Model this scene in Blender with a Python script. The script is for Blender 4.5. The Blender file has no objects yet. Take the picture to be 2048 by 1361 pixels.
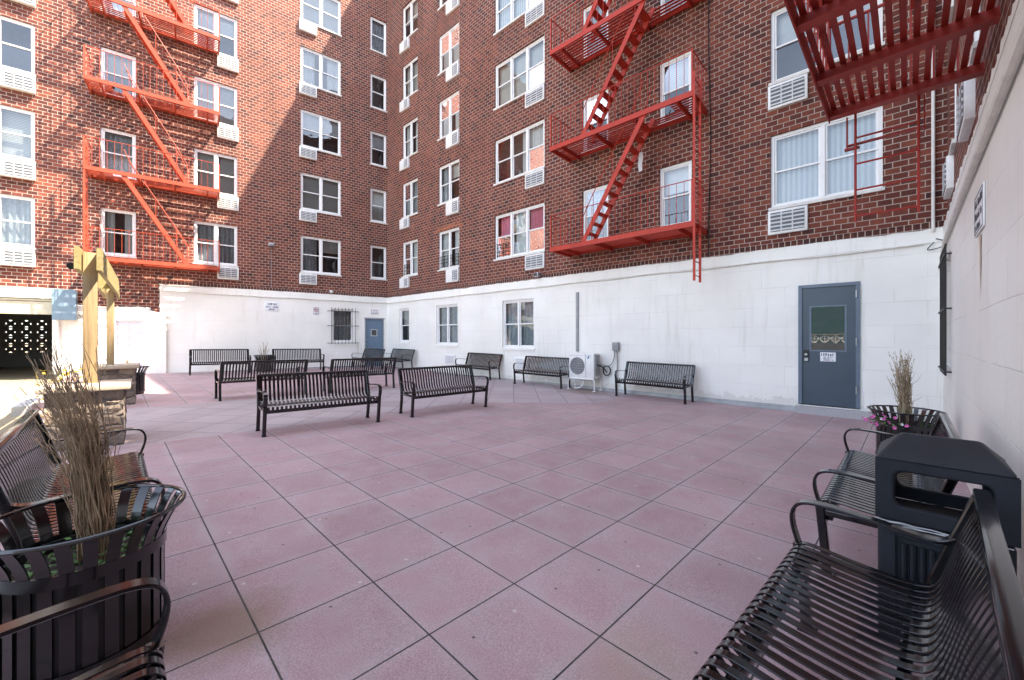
import bpy, bmesh, math, random
from mathutils import Vector, Matrix
from math import radians as R, sin, cos, pi

S = bpy.context.scene
COL = S.collection
rnd = random.Random(7)

# ------------------------------------------------------------------ camera, sky, sun, exposure
cam_d = bpy.data.cameras.new("camera"); cam = bpy.data.objects.new("camera", cam_d); COL.objects.link(cam)
cam.location = (0, 0, 1.4); cam.rotation_euler = (R(90), 0, 0)
cam_d.sensor_width = 36; cam_d.lens = 800 / 2048 * 36; cam_d.shift_y = -0.0022
cam_d.clip_start = 0.05; cam_d.clip_end = 2000
S.camera = cam
SUN = Vector((1.68, 0.026, 2.75)).normalized()
w = bpy.data.worlds.new("World"); S.world = w; w.use_nodes = True
nt = w.node_tree; bg = nt.nodes["Background"]
sky = nt.nodes.new("ShaderNodeTexSky"); sky.sky_type = 'NISHITA'; sky.sun_disc = False
sky.sun_elevation = math.asin(SUN.z); sky.sun_rotation = math.atan2(SUN.x, SUN.y)
sky.air_density = 1.0; sky.dust_density = 1.5; sky.ozone_density = 0.6
hs = nt.nodes.new("ShaderNodeHueSaturation"); hs.inputs['Saturation'].default_value = .6      # thin bright haze and cloud whiten the sky
nt.links.new(sky.outputs[0], hs.inputs['Color']); nt.links.new(hs.outputs[0], bg.inputs[0]); bg.inputs[1].default_value = 0.14
sd = bpy.data.lights.new("sun", 'SUN'); sd.energy = 3.5; sd.angle = R(0.53); sd.color = (1, .86, .68)
so = bpy.data.objects.new("sun", sd); COL.objects.link(so)
so.rotation_euler = SUN.to_track_quat('Z', 'Y').to_euler(); so.location = SUN * 60
S.view_settings.view_transform = 'Standard'; S.view_settings.look = 'None'
S.view_settings.exposure = 2.87; S.view_settings.gamma = 1

# ------------------------------------------------------------------ materials
def nodes(name):
    m = bpy.data.materials.new(name); m.use_nodes = True
    n = m.node_tree.nodes; l = m.node_tree.links
    return m, n, l, n["Principled BSDF"]
def N(n, t, **k):
    x = n.new(t)
    for a, v in k.items():
        if a.startswith('i_'): x.inputs[int(a[2:])].default_value = v
        else: setattr(x, a, v)
    return x
def rgb(c): return (c[0], c[1], c[2], 1)
def ramp(n, stops):
    r = n.new("ShaderNodeValToRGB")
    while len(r.color_ramp.elements) < len(stops): r.color_ramp.elements.new(.5)
    for e, (p, c) in zip(r.color_ramp.elements, stops): e.position = p; e.color = rgb(c) if len(c) == 3 else c
    return r
def mixc(n, l, fac, a, b, mode='MIX'):
    x = n.new("ShaderNodeMix"); x.data_type = 'RGBA'; x.blend_type = mode
    def put(i, v):
        if hasattr(v, 'is_linked') or hasattr(v, 'links'): l.new(v, x.inputs[i])
        elif isinstance(v, (int, float)): x.inputs[i].default_value = v
        else: x.inputs[i].default_value = rgb(v)
    put(0, fac); put(6, a); put(7, b)
    return x.outputs[2]
def mth(n, l, op, a, b=None, c=None):
    x = n.new("ShaderNodeMath"); x.operation = op
    for i, v in enumerate((a, b, c)):
        if v is None: continue
        if isinstance(v, (int, float)): x.inputs[i].default_value = v
        else: l.new(v, x.inputs[i])
    return x.outputs[0]
def bump(n, l, p, h, s=.3, d=.01):
    b = n.new("ShaderNodeBump"); b.inputs["Strength"].default_value = s; b.inputs["Distance"].default_value = d
    l.new(h, b.inputs["Height"]); l.new(b.outputs[0], p.inputs["Normal"])
def noise(n, l, vec, scale, detail=4, rough=.55):
    x = N(n, "ShaderNodeTexNoise"); x.inputs["Scale"].default_value = scale
    x.inputs["Detail"].default_value = detail; x.inputs["Roughness"].default_value = rough
    if vec is not None: l.new(vec, x.inputs["Vector"])
    return x
def simple(name, col, rough=.5, metal=0, var=.12, nscale=8, bmp=0, bscale=60, coat=0, spec=.5):
    m, n, l, p = nodes(name)
    tc = N(n, "ShaderNodeTexCoord"); o = tc.outputs["Object"]
    nz = noise(n, l, o, nscale)
    d = [max(0, c * (1 - var)) for c in col]; b = [min(1, c * (1 + var)) for c in col]
    rp = ramp(n, [(.3, d), (.7, b)]); l.new(nz.outputs[0], rp.inputs[0]); l.new(rp.outputs[0], p.inputs["Base Color"])
    p.inputs["Roughness"].default_value = rough; p.inputs["Metallic"].default_value = metal
    p.inputs["Coat Weight"].default_value = coat; p.inputs["Coat Roughness"].default_value = .08
    p.inputs["Specular IOR Level"].default_value = spec
    if bmp:
        b2 = noise(n, l, o, bscale); bump(n, l, p, b2.outputs[0], bmp, .004)
    return m

def wallvec(n, l):
    tc = N(n, "ShaderNodeTexCoord"); sp = N(n, "ShaderNodeSeparateXYZ"); l.new(tc.outputs["Object"], sp.inputs[0])
    u = mth(n, l, 'ADD', sp.outputs[0], sp.outputs[1])
    cb = N(n, "ShaderNodeCombineXYZ"); l.new(u, cb.inputs[0]); l.new(sp.outputs[2], cb.inputs[1])
    return tc.outputs["Object"], cb.outputs[0], u, sp.outputs[2]

def brick_material(name="red_brick", stops=((0, (.06, .024, .023)), (.04, (.1, .032, .026)), (.3, (.136, .039, .028)), (.7, (.172, .048, .032)), (1, (.215, .066, .041)))):
    m, n, l, p = nodes(name)
    o, v, u, z = wallvec(n, l)
    wob = noise(n, l, o, 5, 2)
    def bt(w_, h_, off):
        b = N(n, "ShaderNodeTexBrick"); b.offset = off; b.squash = 1
        b.inputs["Color1"].default_value = (0, 0, 0, 1); b.inputs["Color2"].default_value = (1, 1, 1, 1)
        b.inputs["Mortar"].default_value = (0, 0, 0, 1)
        b.inputs["Scale"].default_value = 1; b.inputs["Mortar Size"].default_value = .0085
        b.inputs["Mortar Smooth"].default_value = .25; b.inputs["Bias"].default_value = 0
        b.inputs["Brick Width"].default_value = w_; b.inputs["Row Height"].default_value = h_
        l.new(v, b.inputs["Vector"]); return b
    b1 = bt(.205, .1085, .5)
    # whole-brick colour: several reds, some plum and some burnt dark clinkers
    c = ramp(n, stops)
    l.new(b1.outputs["Color"], c.inputs[0])
    big = noise(n, l, o, .55, 4); fine = noise(n, l, o, 55, 5, .65)
    mp = N(n, "ShaderNodeMapping"); mp.inputs["Scale"].default_value = (2.2, 2.2, .22); l.new(o, mp.inputs[0])
    streak = noise(n, l, mp.outputs[0], 1.3, 5, .6)
    br = mixc(n, l, .35, c.outputs[0], fine.outputs[0], 'OVERLAY')
    st = ramp(n, [(.35, (.62, .6, .6)), (.62, (1.08, 1.04, 1))]); l.new(streak.outputs[0], st.inputs[0])
    br = mixc(n, l, .8, br, st.outputs[0], 'MULTIPLY')
    mo = ramp(n, [(.3, (.31, .235, .195)), (.7, (.47, .385, .33))]); l.new(big.outputs[0], mo.inputs[0])
    # row of upright bricks at the foot of the wall
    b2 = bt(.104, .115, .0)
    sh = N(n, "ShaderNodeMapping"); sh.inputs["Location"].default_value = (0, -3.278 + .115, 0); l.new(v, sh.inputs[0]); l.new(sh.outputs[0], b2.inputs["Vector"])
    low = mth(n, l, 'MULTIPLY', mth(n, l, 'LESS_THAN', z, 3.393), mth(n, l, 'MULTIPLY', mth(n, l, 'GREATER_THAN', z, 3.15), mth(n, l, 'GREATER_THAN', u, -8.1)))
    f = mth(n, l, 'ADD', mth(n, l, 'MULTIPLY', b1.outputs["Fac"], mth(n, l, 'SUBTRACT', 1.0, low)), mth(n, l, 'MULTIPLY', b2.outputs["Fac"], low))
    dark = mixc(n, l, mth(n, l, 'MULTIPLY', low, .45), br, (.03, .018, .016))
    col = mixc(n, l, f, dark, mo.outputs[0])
    l.new(col, p.inputs["Base Color"]); p.inputs["Roughness"].default_value = .82
    p.inputs["Specular IOR Level"].default_value = .25
    h = mth(n, l, 'ADD', mth(n, l, 'MULTIPLY', mth(n, l, 'SUBTRACT', 1.0, f), 1.0), mth(n, l, 'MULTIPLY', fine.outputs[0], .35))
    bump(n, l, p, h, .6, .008)
    return m

def block_material(name, base=(.86, .85, .8)):
    m, n, l, p = nodes(name)
    o, v, u, z = wallvec(n, l)
    wob = noise(n, l, o, 1.6, 3)
    ad = N(n, "ShaderNodeVectorMath", operation='MULTIPLY_ADD'); l.new(wob.outputs["Color"], ad.inputs[0]); ad.inputs[1].default_value = (.05, .03, 0); l.new(v, ad.inputs[2])
    b = N(n, "ShaderNodeTexBrick"); b.offset = .5
    b.inputs["Scale"].default_value = 1; b.inputs["Mortar Size"].default_value = .006; b.inputs["Mortar Smooth"].default_value = .6
    b.inputs["Brick Width"].default_value = .82; b.inputs["Row Height"].default_value = .41
    l.new(ad.outputs[0], b.inputs["Vector"])
    brk = noise(n, l, o, 2.2, 3); bk = ramp(n, [(.42, (0, 0, 0)), (.62, (1, 1, 1))]); l.new(brk.outputs[0], bk.inputs[0])
    f = mth(n, l, 'MULTIPLY', b.outputs["Fac"], bk.outputs[0])
    big = noise(n, l, o, .8, 5); spot = noise(n, l, o, 14, 3)
    c = ramp(n, [(.3, [x * .88 for x in base]), (.7, base)]); l.new(big.outputs[0], c.inputs[0])
    mp = N(n, "ShaderNodeMapping"); mp.inputs["Scale"].default_value = (5, 5, .35); l.new(o, mp.inputs[0])
    stk = noise(n, l, mp.outputs[0], 1.6, 5, .65)
    sr = ramp(n, [(.56, (0, 0, 0)), (.78, (1, 1, 1))]); l.new(stk.outputs[0], sr.inputs[0])
    c2 = mixc(n, l, mth(n, l, 'MULTIPLY', sr.outputs[0], .3), c.outputs[0], (.45, .37, .25))
    sp = ramp(n, [(.735, (0, 0, 0)), (.77, (1, 1, 1))]); l.new(spot.outputs[0], sp.inputs[0])
    c3 = mixc(n, l, mth(n, l, 'MULTIPLY', sp.outputs[0], .5), c2, (.3, .28, .24))
    b.inputs["Color1"].default_value = (.982, .982, .982, 1); b.inputs["Color2"].default_value = (1.02, 1.02, 1.02, 1); b.inputs["Mortar"].default_value = (.97, .97, .97, 1)
    c3 = mixc(n, l, .8, c3, b.outputs["Color"], 'MULTIPLY')
    pat = noise(n, l, o, .45, 2, .4); pr = ramp(n, [(.5, (0, 0, 0)), (.56, (1, 1, 1))]); l.new(pat.outputs[0], pr.inputs[0])
    c3 = mixc(n, l, mth(n, l, 'MULTIPLY', pr.outputs[0], .3), c3, (.8, .765, .68))
    dn = noise(n, l, o, 6, 5, .7); spl = mth(n, l, 'LESS_THAN', z, mth(n, l, 'MULTIPLY_ADD', dn.outputs[0], .5, -.12))
    c3 = mixc(n, l, mth(n, l, 'MULTIPLY', spl, .3), c3, (.4, .37, .31))
    c4 = mixc(n, l, mth(n, l, 'MULTIPLY', f, .3), c3, (.33, .31, .27))
    l.new(c4, p.inputs["Base Color"]); p.inputs["Roughness"].default_value = .5
    fine = noise(n, l, o, 26, 6, .6)
    h = mth(n, l, 'SUBTRACT', mth(n, l, 'MULTIPLY', fine.outputs[0], .5), mth(n, l, 'MULTIPLY', f, .8))
    bump(n, l, p, h, .45, .012)
    return m

def paver_nodes():
    """pink square slabs on the 45 degree grid, grey slabs laid straight through the middle"""
    m, n, l, p = nodes("plaza_slabs")
    tc = N(n, "ShaderNodeTexCoord"); o = tc.outputs["Object"]
    sp = N(n, "ShaderNodeSeparateXYZ"); l.new(o, sp.inputs[0]); x, y = sp.outputs[0], sp.outputs[1]
    a = mth(n, l, 'MULTIPLY', mth(n, l, 'ADD', x, y), .70711); b = mth(n, l, 'MULTIPLY', mth(n, l, 'SUBTRACT', y, x), .70711)
    def grid(u, v, ou, ov, s, jw):
        cb = N(n, "ShaderNodeCombineXYZ"); l.new(mth(n, l, 'SUBTRACT', u, ou - s * 40), cb.inputs[0]); l.new(mth(n, l, 'SUBTRACT', v, ov - s * 40), cb.inputs[1])
        k = N(n, "ShaderNodeTexBrick"); k.offset = 0; k.squash = 1
        k.inputs["Color1"].default_value = (0, 0, 0, 1); k.inputs["Color2"].default_value = (1, 1, 1, 1); k.inputs["Mortar"].default_value = (.5, .5, .5, 1)
        k.inputs["Scale"].default_value = 1; k.inputs["Mortar Size"].default_value = jw; k.inputs["Mortar Smooth"].default_value = .15
        k.inputs["Brick Width"].default_value = s; k.inputs["Row Height"].default_value = s; l.new(cb.outputs[0], k.inputs["Vector"])
        e = N(n, "ShaderNodeTexBrick"); e.offset = 0; e.squash = 1
        e.inputs["Scale"].default_value = 1; e.inputs["Mortar Size"].default_value = .09; e.inputs["Mortar Smooth"].default_value = 1
        e.inputs["Brick Width"].default_value = s; e.inputs["Row Height"].default_value = s; l.new(cb.outputs[0], e.inputs["Vector"])
        return k, e
    gp, ep = grid(a, b, 1.072, 2.787, .5775, .0047)
    gg, eg = grid(x, y, 1.84, 8.87, .6, .005)
    strip = mth(n, l, 'MULTIPLY', mth(n, l, 'GREATER_THAN', b, 7.03), mth(n, l, 'LESS_THAN', b, 10.3))
    strip = mth(n, l, 'MULTIPLY', strip, mth(n, l, 'LESS_THAN', y, 12.5))
    back = mth(n, l, 'MULTIPLY', mth(n, l, 'GREATER_THAN', y, 8.87), mth(n, l, 'GREATER_THAN', b, 4.97))
    back = mth(n, l, 'MULTIPLY', back, mth(n, l, 'GREATER_THAN', x, -2.75))
    grey = mth(n, l, 'MAXIMUM', strip, back)
    big = noise(n, l, o, .7, 4); med = noise(n, l, o, 3.5, 5, .6); fine = noise(n, l, o, 150, 3, .8)
    wear = ramp(n, [(.35, (0, 0, 0)), (.68, (1, 1, 1))]); l.new(med.outputs[0], wear.inputs[0])
    tint = mixc(n, l, gp.outputs["Color"], (.325, .208, .216), (.39, .258, .268))
    edge = mth(n, l, 'MULTIPLY', mth(n, l, 'ADD', mth(n, l, 'MULTIPLY', wear.outputs[0], .6), mth(n, l, 'MULTIPLY', ep.outputs["Fac"], .45)), .8)
    pk = mixc(n, l, edge, tint, (.385, .322, .33))
    gt = mixc(n, l, gg.outputs["Color"], (.34, .28, .287), (.4, .335, .342))
    base = mixc(n, l, grey, pk, gt)
    bg_ = ramp(n, [(.3, (.84, .84, .84)), (.7, (1.1, 1.1, 1.1))]); l.new(big.outputs[0], bg_.inputs[0])
    base = mixc(n, l, .8, base, bg_.outputs[0], 'MULTIPLY')
    sg = ramp(n, [(.3, (.55, .55, .55)), (.5, (.97, .97, .97)), (.7, (1.6, 1.6, 1.6))]); l.new(fine.outputs[0], sg.inputs[0])
    base = mixc(n, l, .75, base, sg.outputs[0], 'MULTIPLY')
    # brown stains, bird spots and gum
    for (sx, sy, rad, amt, cc) in ((-1.38, 1.95, .42, .6, (.17, .105, .05)), (2.0, 10.75, .9, .55, (.15, .1, .07)), (.55, 1.75, .5, .3, (.33, .25, .15)), (-6.9, 9.7, .6, .4, (.2, .12, .09)), (2.2, 4.1, .5, .22, (.2, .13, .1))):
        dx = mth(n, l, 'SUBTRACT', x, sx); dy = mth(n, l, 'SUBTRACT', y, sy); dd = mth(n, l, 'SQRT', mth(n, l, 'ADD', mth(n, l, 'MULTIPLY', dx, dx), mth(n, l, 'MULTIPLY', dy, dy)))
        e_ = mth(n, l, 'SUBTRACT', mth(n, l, 'MULTIPLY_ADD', med.outputs[0], 1.1, .25), mth(n, l, 'DIVIDE', dd, rad)); q = N(n, "ShaderNodeClamp"); l.new(mth(n, l, 'MULTIPLY', e_, 2.0), q.inputs[0])
        base = mixc(n, l, mth(n, l, 'MULTIPLY', q.outputs[0], amt), base, cc)
    st = noise(n, l, o, 1.15, 3); sr = ramp(n, [(.66, (0, 0, 0)), (.8, (1, 1, 1))]); l.new(st.outputs[0], sr.inputs[0])
    base = mixc(n, l, mth(n, l, 'MULTIPLY', sr.outputs[0], .5), base, (.2, .13, .07))
    vo = N(n, "ShaderNodeTexVoronoi", voronoi_dimensions='2D'); vo.inputs["Scale"].default_value = 1.7; l.new(o, vo.inputs["Vector"])
    gum = mth(n, l, 'LESS_THAN', vo.outputs["Distance"], .014); base = mixc(n, l, mth(n, l, 'MULTIPLY', gum, .75), base, (.045, .04, .04))
    v2 = N(n, "ShaderNodeTexVoronoi", voronoi_dimensions='2D'); v2.inputs["Scale"].default_value = 1.25
    m2 = N(n, "ShaderNodeMapping"); m2.inputs["Location"].default_value = (3.3, 7.1, 0); l.new(o, m2.inputs[0]); l.new(m2.outputs[0], v2.inputs["Vector"])
    wt = mth(n, l, 'LESS_THAN', v2.outputs["Distance"], .015); base = mixc(n, l, mth(n, l, 'MULTIPLY', wt, .4), base, (.6, .58, .56))
    jf = mth(n, l, 'ADD', mth(n, l, 'MULTIPLY', gp.outputs["Fac"], mth(n, l, 'SUBTRACT', 1.0, grey)), mth(n, l, 'MULTIPLY', gg.outputs["Fac"], grey))
    dj = noise(n, l, o, 9, 3); jc = ramp(n, [(.35, (.02, .018, .017)), (.65, (.07, .06, .052))]); l.new(dj.outputs[0], jc.inputs[0])
    base = mixc(n, l, jf, base, jc.outputs[0])
    l.new(base, p.inputs["Base Color"]); p.inputs["Roughness"].default_value = .68; p.inputs["Specular IOR Level"].default_value = .35
    h = mth(n, l, 'SUBTRACT', mth(n, l, 'MULTIPLY', fine.outputs[0], .3), mth(n, l, 'MULTIPLY', jf, 1.0))
    bump(n, l, p, h, .5, .006)
    return m

def concrete(name, base, joints=0):
    m, n, l, p = nodes(name)
    tc = N(n, "ShaderNodeTexCoord"); o = tc.outputs["Object"]
    a = noise(n, l, o, .5, 5); b = noise(n, l, o, 40, 4, .7)
    c = ramp(n, [(.3, [x * .78 for x in base]), (.7, base)]); l.new(a.outputs[0], c.inputs[0])
    c2 = mixc(n, l, .4, c.outputs[0], b.outputs[0], 'OVERLAY'); l.new(c2, p.inputs["Base Color"])
    p.inputs["Roughness"].default_value = .8; bump(n, l, p, b.outputs[0], .25, .004)
    return m

def wood_material():
    m, n, l, p = nodes("treated_timber")
    tc = N(n, "ShaderNodeTexCoord"); o = tc.outputs["Generated"]; ob = tc.outputs["Object"]
    mp = N(n, "ShaderNodeMapping"); mp.inputs["Scale"].default_value = (22, 22, 1.1); l.new(ob, mp.inputs[0])
    g = noise(n, l, mp.outputs[0], 1.6, 6, .65)
    c = ramp(n, [(.3, (.2, .135, .07)), (.5, (.29, .21, .11)), (.75, (.36, .275, .155))]); l.new(g.outputs[0], c.inputs[0])
    vo = N(n, "ShaderNodeTexVoronoi"); vo.inputs["Scale"].default_value = 1; mk = N(n, "ShaderNodeMapping"); mk.inputs["Scale"].default_value = (6, 6, 2.2); l.new(ob, mk.inputs[0]); l.new(mk.outputs[0], vo.inputs["Vector"])
    kn = ramp(n, [(.06, (1, 1, 1)), (.13, (0, 0, 0))]); l.new(vo.outputs["Distance"], kn.inputs[0])
    cc = mixc(n, l, mth(n, l, 'MULTIPLY', kn.outputs[0], .7), c.outputs[0], (.1, .055, .02))
    l.new(cc, p.inputs["Base Color"]); p.inputs["Roughness"].default_value = .7
    bump(n, l, p, g.outputs[0], .3, .004)
    return m

def beam_wood():
    m, n, l, p = nodes("beam_timber")
    tc = N(n, "ShaderNodeTexCoord"); ob = tc.outputs["Object"]
    mp = N(n, "ShaderNodeMapping"); mp.inputs["Scale"].default_value = (22, 1.1, 22); l.new(ob, mp.inputs[0])
    g = noise(n, l, mp.outputs[0], 1.6, 6, .65)
    c = ramp(n, [(.3, (.19, .155, .06)), (.5, (.27, .225, .095)), (.75, (.33, .28, .14))]); l.new(g.outputs[0], c.inputs[0])
    l.new(c.outputs[0], p.inputs["Base Color"]); p.inputs["Roughness"].default_value = .7; bump(n, l, p, g.outputs[0], .3, .004)
    return m

def stone_material():
    m, n, l, p = nodes("ledge_stone")
    tc = N(n, "ShaderNodeTexCoord"); o = tc.outputs["Object"]
    mp = N(n, "ShaderNodeMapping"); mp.inputs["Scale"].default_value = (1, 1, 1.5); l.new(o, mp.inputs[0])
    wv = noise(n, l, o, 7, 3); ad = N(n, "ShaderNodeVectorMath", operation='MULTIPLY_ADD'); l.new(wv.outputs["Color"], ad.inputs[0]); ad.inputs[1].default_value = (.06, .06, .06); l.new(mp.outputs[0], ad.inputs[2])
    e = N(n, "ShaderNodeTexVoronoi", feature='DISTANCE_TO_EDGE'); e.inputs["Scale"].default_value = 4.6; e.inputs["Randomness"].default_value = .8; l.new(ad.outputs[0], e.inputs["Vector"])
    v = N(n, "ShaderNodeTexVoronoi"); v.inputs["Scale"].default_value = 4.6; v.inputs["Randomness"].default_value = .8; l.new(ad.outputs[0], v.inputs["Vector"])
    hs = N(n, "ShaderNodeSeparateColor"); l.new(v.outputs["Color"], hs.inputs[0])
    c = ramp(n, [(0, (.14, .11, .095)), (.4, (.22, .175, .14)), (.7, (.28, .215, .155)), (1, (.19, .165, .16))]); l.new(hs.outputs[0], c.inputs[0])
    g = noise(n, l, o, 13, 6, .7); c2 = mixc(n, l, .75, c.outputs[0], g.outputs[0], 'OVERLAY')
    mf = ramp(n, [(.02, (1, 1, 1)), (.06, (0, 0, 0))]); l.new(e.outputs["Distance"], mf.inputs[0])
    cc = mixc(n, l, mf.outputs[0], c2, (.14, .125, .115)); l.new(cc, p.inputs["Base Color"]); p.inputs["Roughness"].default_value = .85
    hp = ramp(n, [(0, (0, 0, 0)), (.16, (1, 1, 1))]); l.new(e.outputs["Distance"], hp.inputs[0])
    h = mth(n, l, 'ADD', hp.outputs[0], mth(n, l, 'MULTIPLY', g.outputs[0], .9)); bump(n, l, p, h, .9, .035)
    return m

def glass_material(name="window_glass", wave=.12):
    m, n, l, p = nodes(name)
    n.remove(p); out = n["Material Output"]
    tr = N(n, "ShaderNodeBsdfTransparent"); tr.inputs[0].default_value = (.78, .82, .83, 1)
    gl = N(n, "ShaderNodeBsdfGlossy"); gl.inputs["Roughness"].default_value = .01; gl.inputs[0].default_value = (.95, .97, 1, 1)
    lw = N(n, "ShaderNodeFresnel"); lw.inputs[0].default_value = 1.55
    tc = N(n, "ShaderNodeTexCoord"); nz = noise(n, l, tc.outputs["Object"], 1.3, 2)
    b = N(n, "ShaderNodeBump"); b.inputs["Strength"].default_value = wave; b.inputs["Distance"].default_value = .05; l.new(nz.outputs[0], b.inputs["Height"])
    l.new(b.outputs[0], gl.inputs["Normal"])
    f = mth(n, l, 'MINIMUM', mth(n, l, 'ADD', mth(n, l, 'MULTIPLY', lw.outputs[0], 1.35), .02), 1.0)
    mx = N(n, "ShaderNodeMixShader"); l.new(f, mx.inputs[0]); l.new(tr.outputs[0], mx.inputs[1]); l.new(gl.outputs[0], mx.inputs[2]); l.new(mx.outputs[0], out.inputs[0])
    return m

def striped(name, c1, c2, axis, scale):
    m, n, l, p = nodes(name)
    tc = N(n, "ShaderNodeTexCoord"); sp = N(n, "ShaderNodeSeparateXYZ"); l.new(tc.outputs["Object"], sp.inputs[0])
    s = mth(n, l, 'SINE', mth(n, l, 'MULTIPLY', sp.outputs[axis], scale))
    r_ = ramp(n, [(.2, c1), (.8, c2)]); l.new(mth(n, l, 'MULTIPLY_ADD', s, .5, .5), r_.inputs[0]); l.new(r_.outputs[0], p.inputs["Base Color"])
    p.inputs["Roughness"].default_value = .7
    return m

M = {}
M['brick'] = brick_material(); M['newbrick'] = brick_material('repaired_orange_brick', ((0, (.2, .06, .03)), (1, (.42, .12, .05)))); M['block'] = block_material("white_painted_block"); M['slabs'] = paver_nodes()
M['drive'] = concrete("driveway_concrete", (.25, .21, .14)); M['curb'] = concrete("kerb_concrete", (.42, .42, .41))
M['step'] = concrete("step_concrete", (.42, .42, .43))
M['vinyl'] = simple("white_vinyl", (.78, .78, .77), .35, var=.04); M['sill'] = simple("painted_sill", (.66, .64, .6), .6, var=.12, bmp=.3)
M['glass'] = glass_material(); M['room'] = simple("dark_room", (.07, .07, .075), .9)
M['sheer'] = simple("sheer_curtain", (.74, .75, .75), .8, var=.06); M['blind'] = striped("slatted_blind", (.45, .45, .43), (.66, .66, .63), 2, 130)
M['pink'] = simple("pink_curtain", (.75, .27, .38), .8, var=.15); M['greycloth'] = simple("grey_curtain", (.46, .49, .51), .8, var=.2)
M['vblind'] = striped("vertical_blind", (.55, .58, .62), (.8, .82, .84), 0, 70); M['lace'] = simple("lace_curtain", (.45, .48, .5), .8, var=.5, nscale=30)
M['dimcloth'] = simple('dim_curtain', (.2, .215, .225), .8, var=.25); M['dimblind'] = striped('dim_blind', (.16, .17, .16), (.3, .31, .3), 2, 130)
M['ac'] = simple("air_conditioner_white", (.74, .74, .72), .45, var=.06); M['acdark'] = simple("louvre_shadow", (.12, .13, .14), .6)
M['louvre'] = simple("louvre_grey", (.55, .56, .57), .45, var=.08)
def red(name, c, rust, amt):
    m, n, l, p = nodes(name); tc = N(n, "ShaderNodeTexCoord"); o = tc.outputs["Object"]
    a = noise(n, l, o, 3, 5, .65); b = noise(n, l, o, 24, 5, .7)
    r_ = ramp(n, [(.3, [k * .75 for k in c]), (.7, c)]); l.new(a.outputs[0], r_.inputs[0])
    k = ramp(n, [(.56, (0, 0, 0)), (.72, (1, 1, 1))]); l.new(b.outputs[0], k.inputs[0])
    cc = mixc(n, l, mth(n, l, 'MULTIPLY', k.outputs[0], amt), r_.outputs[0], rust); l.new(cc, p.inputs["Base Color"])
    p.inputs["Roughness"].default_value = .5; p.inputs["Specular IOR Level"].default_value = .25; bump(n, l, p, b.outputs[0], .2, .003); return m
M['red'] = red("red_iron_paint", (.5, .048, .027), (.2, .035, .02), .45)
M['orange'] = red("orange_red_iron_paint", (.42, .075, .04), (.25, .06, .03), .4)
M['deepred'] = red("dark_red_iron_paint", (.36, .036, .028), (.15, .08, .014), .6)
M['black'] = simple("black_powder_coat", (.005, .005, .0062), .15, var=.2, coat=.3, spec=.5)
M['blackmatt'] = simple("black_liner", (.012, .012, .013), .6)
M['plastic'] = simple("dark_textured_plastic", (.011, .014, .021), .42, var=.2, bmp=1, bscale=330, spec=.35)
M['door'] = simple("slate_blue_door_paint", (.05, .073, .1), .38, var=.1, nscale=2); M['bluedoor'] = simple("mid_blue_door_paint", (.12, .18, .25), .45, var=.08)
M['doorframe'] = simple("grey_blue_frame_paint", (.11, .15, .2), .4, var=.1)
M['steel'] = simple("galvanised_steel", (.42, .44, .46), .38, .85, var=.15, nscale=5); M['greybox'] = simple("grey_enamel", (.3, .31, .32), .5)
M['bluebox'] = simple("blue_grey_enamel", (.16, .24, .31), .4, var=.1); M['pipe'] = simple("grey_conduit", (.25, .26, .27), .5)
M['whitepipe'] = simple("white_pipe_paint", (.7, .68, .63), .5, var=.1); M['cable'] = simple("black_cable", (.012, .012, .012), .5)
M['wood'] = wood_material(); M['beam'] = beam_wood(); M['stone'] = stone_material(); M['cap'] = concrete("stone_cap", (.48, .4, .31))
M['twig'] = simple("dry_twig", (.29, .21, .135), .85, var=.5, nscale=14); M['twigpale'] = simple("pale_dry_twig", (.33, .26, .17), .85, var=.4, nscale=14)
M['soil'] = simple("potting_soil", (.03, .022, .016), .95, var=.5, nscale=40, bmp=1, bscale=50)
M['leaf'] = simple("green_leaf", (.07, .17, .03), .5, var=.5, nscale=20); M['petal'] = simple("pink_petal", (.6, .13, .38), .6, var=.4, nscale=30)
M['yellow'] = simple("yellow_leaf", (.6, .4, .03), .6, var=.35, nscale=20); M['signwhite'] = simple("sign_white", (.75, .77, .8), .4, var=.03)
M['ink'] = simple("sign_ink", (.03, .03, .045), .5); M['redink'] = simple("sign_red", (.4, .04, .05), .5); M['cream'] = simple("cream_panel", (.5, .47, .36), .6, var=.12)
M['rustbeam'] = red("rusty_white_beam", (.72, .7, .66), (.2, .12, .03), .6); M['logo'] = simple("logo_blue", (.02, .16, .4), .4)
M['doorglass'] = glass_material('door_glass', .012); M['screen'] = concrete("screen_block", (.12, .12, .12)); M['whitedoor'] = simple("white_door_paint", (.66, .68, .74), .4, var=.03)
M['ivory'] = simple("fan_grille", (.4, .41, .42), .4); M['rubbish'] = simple("clear_bag", (.5, .52, .53), .2)

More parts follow.
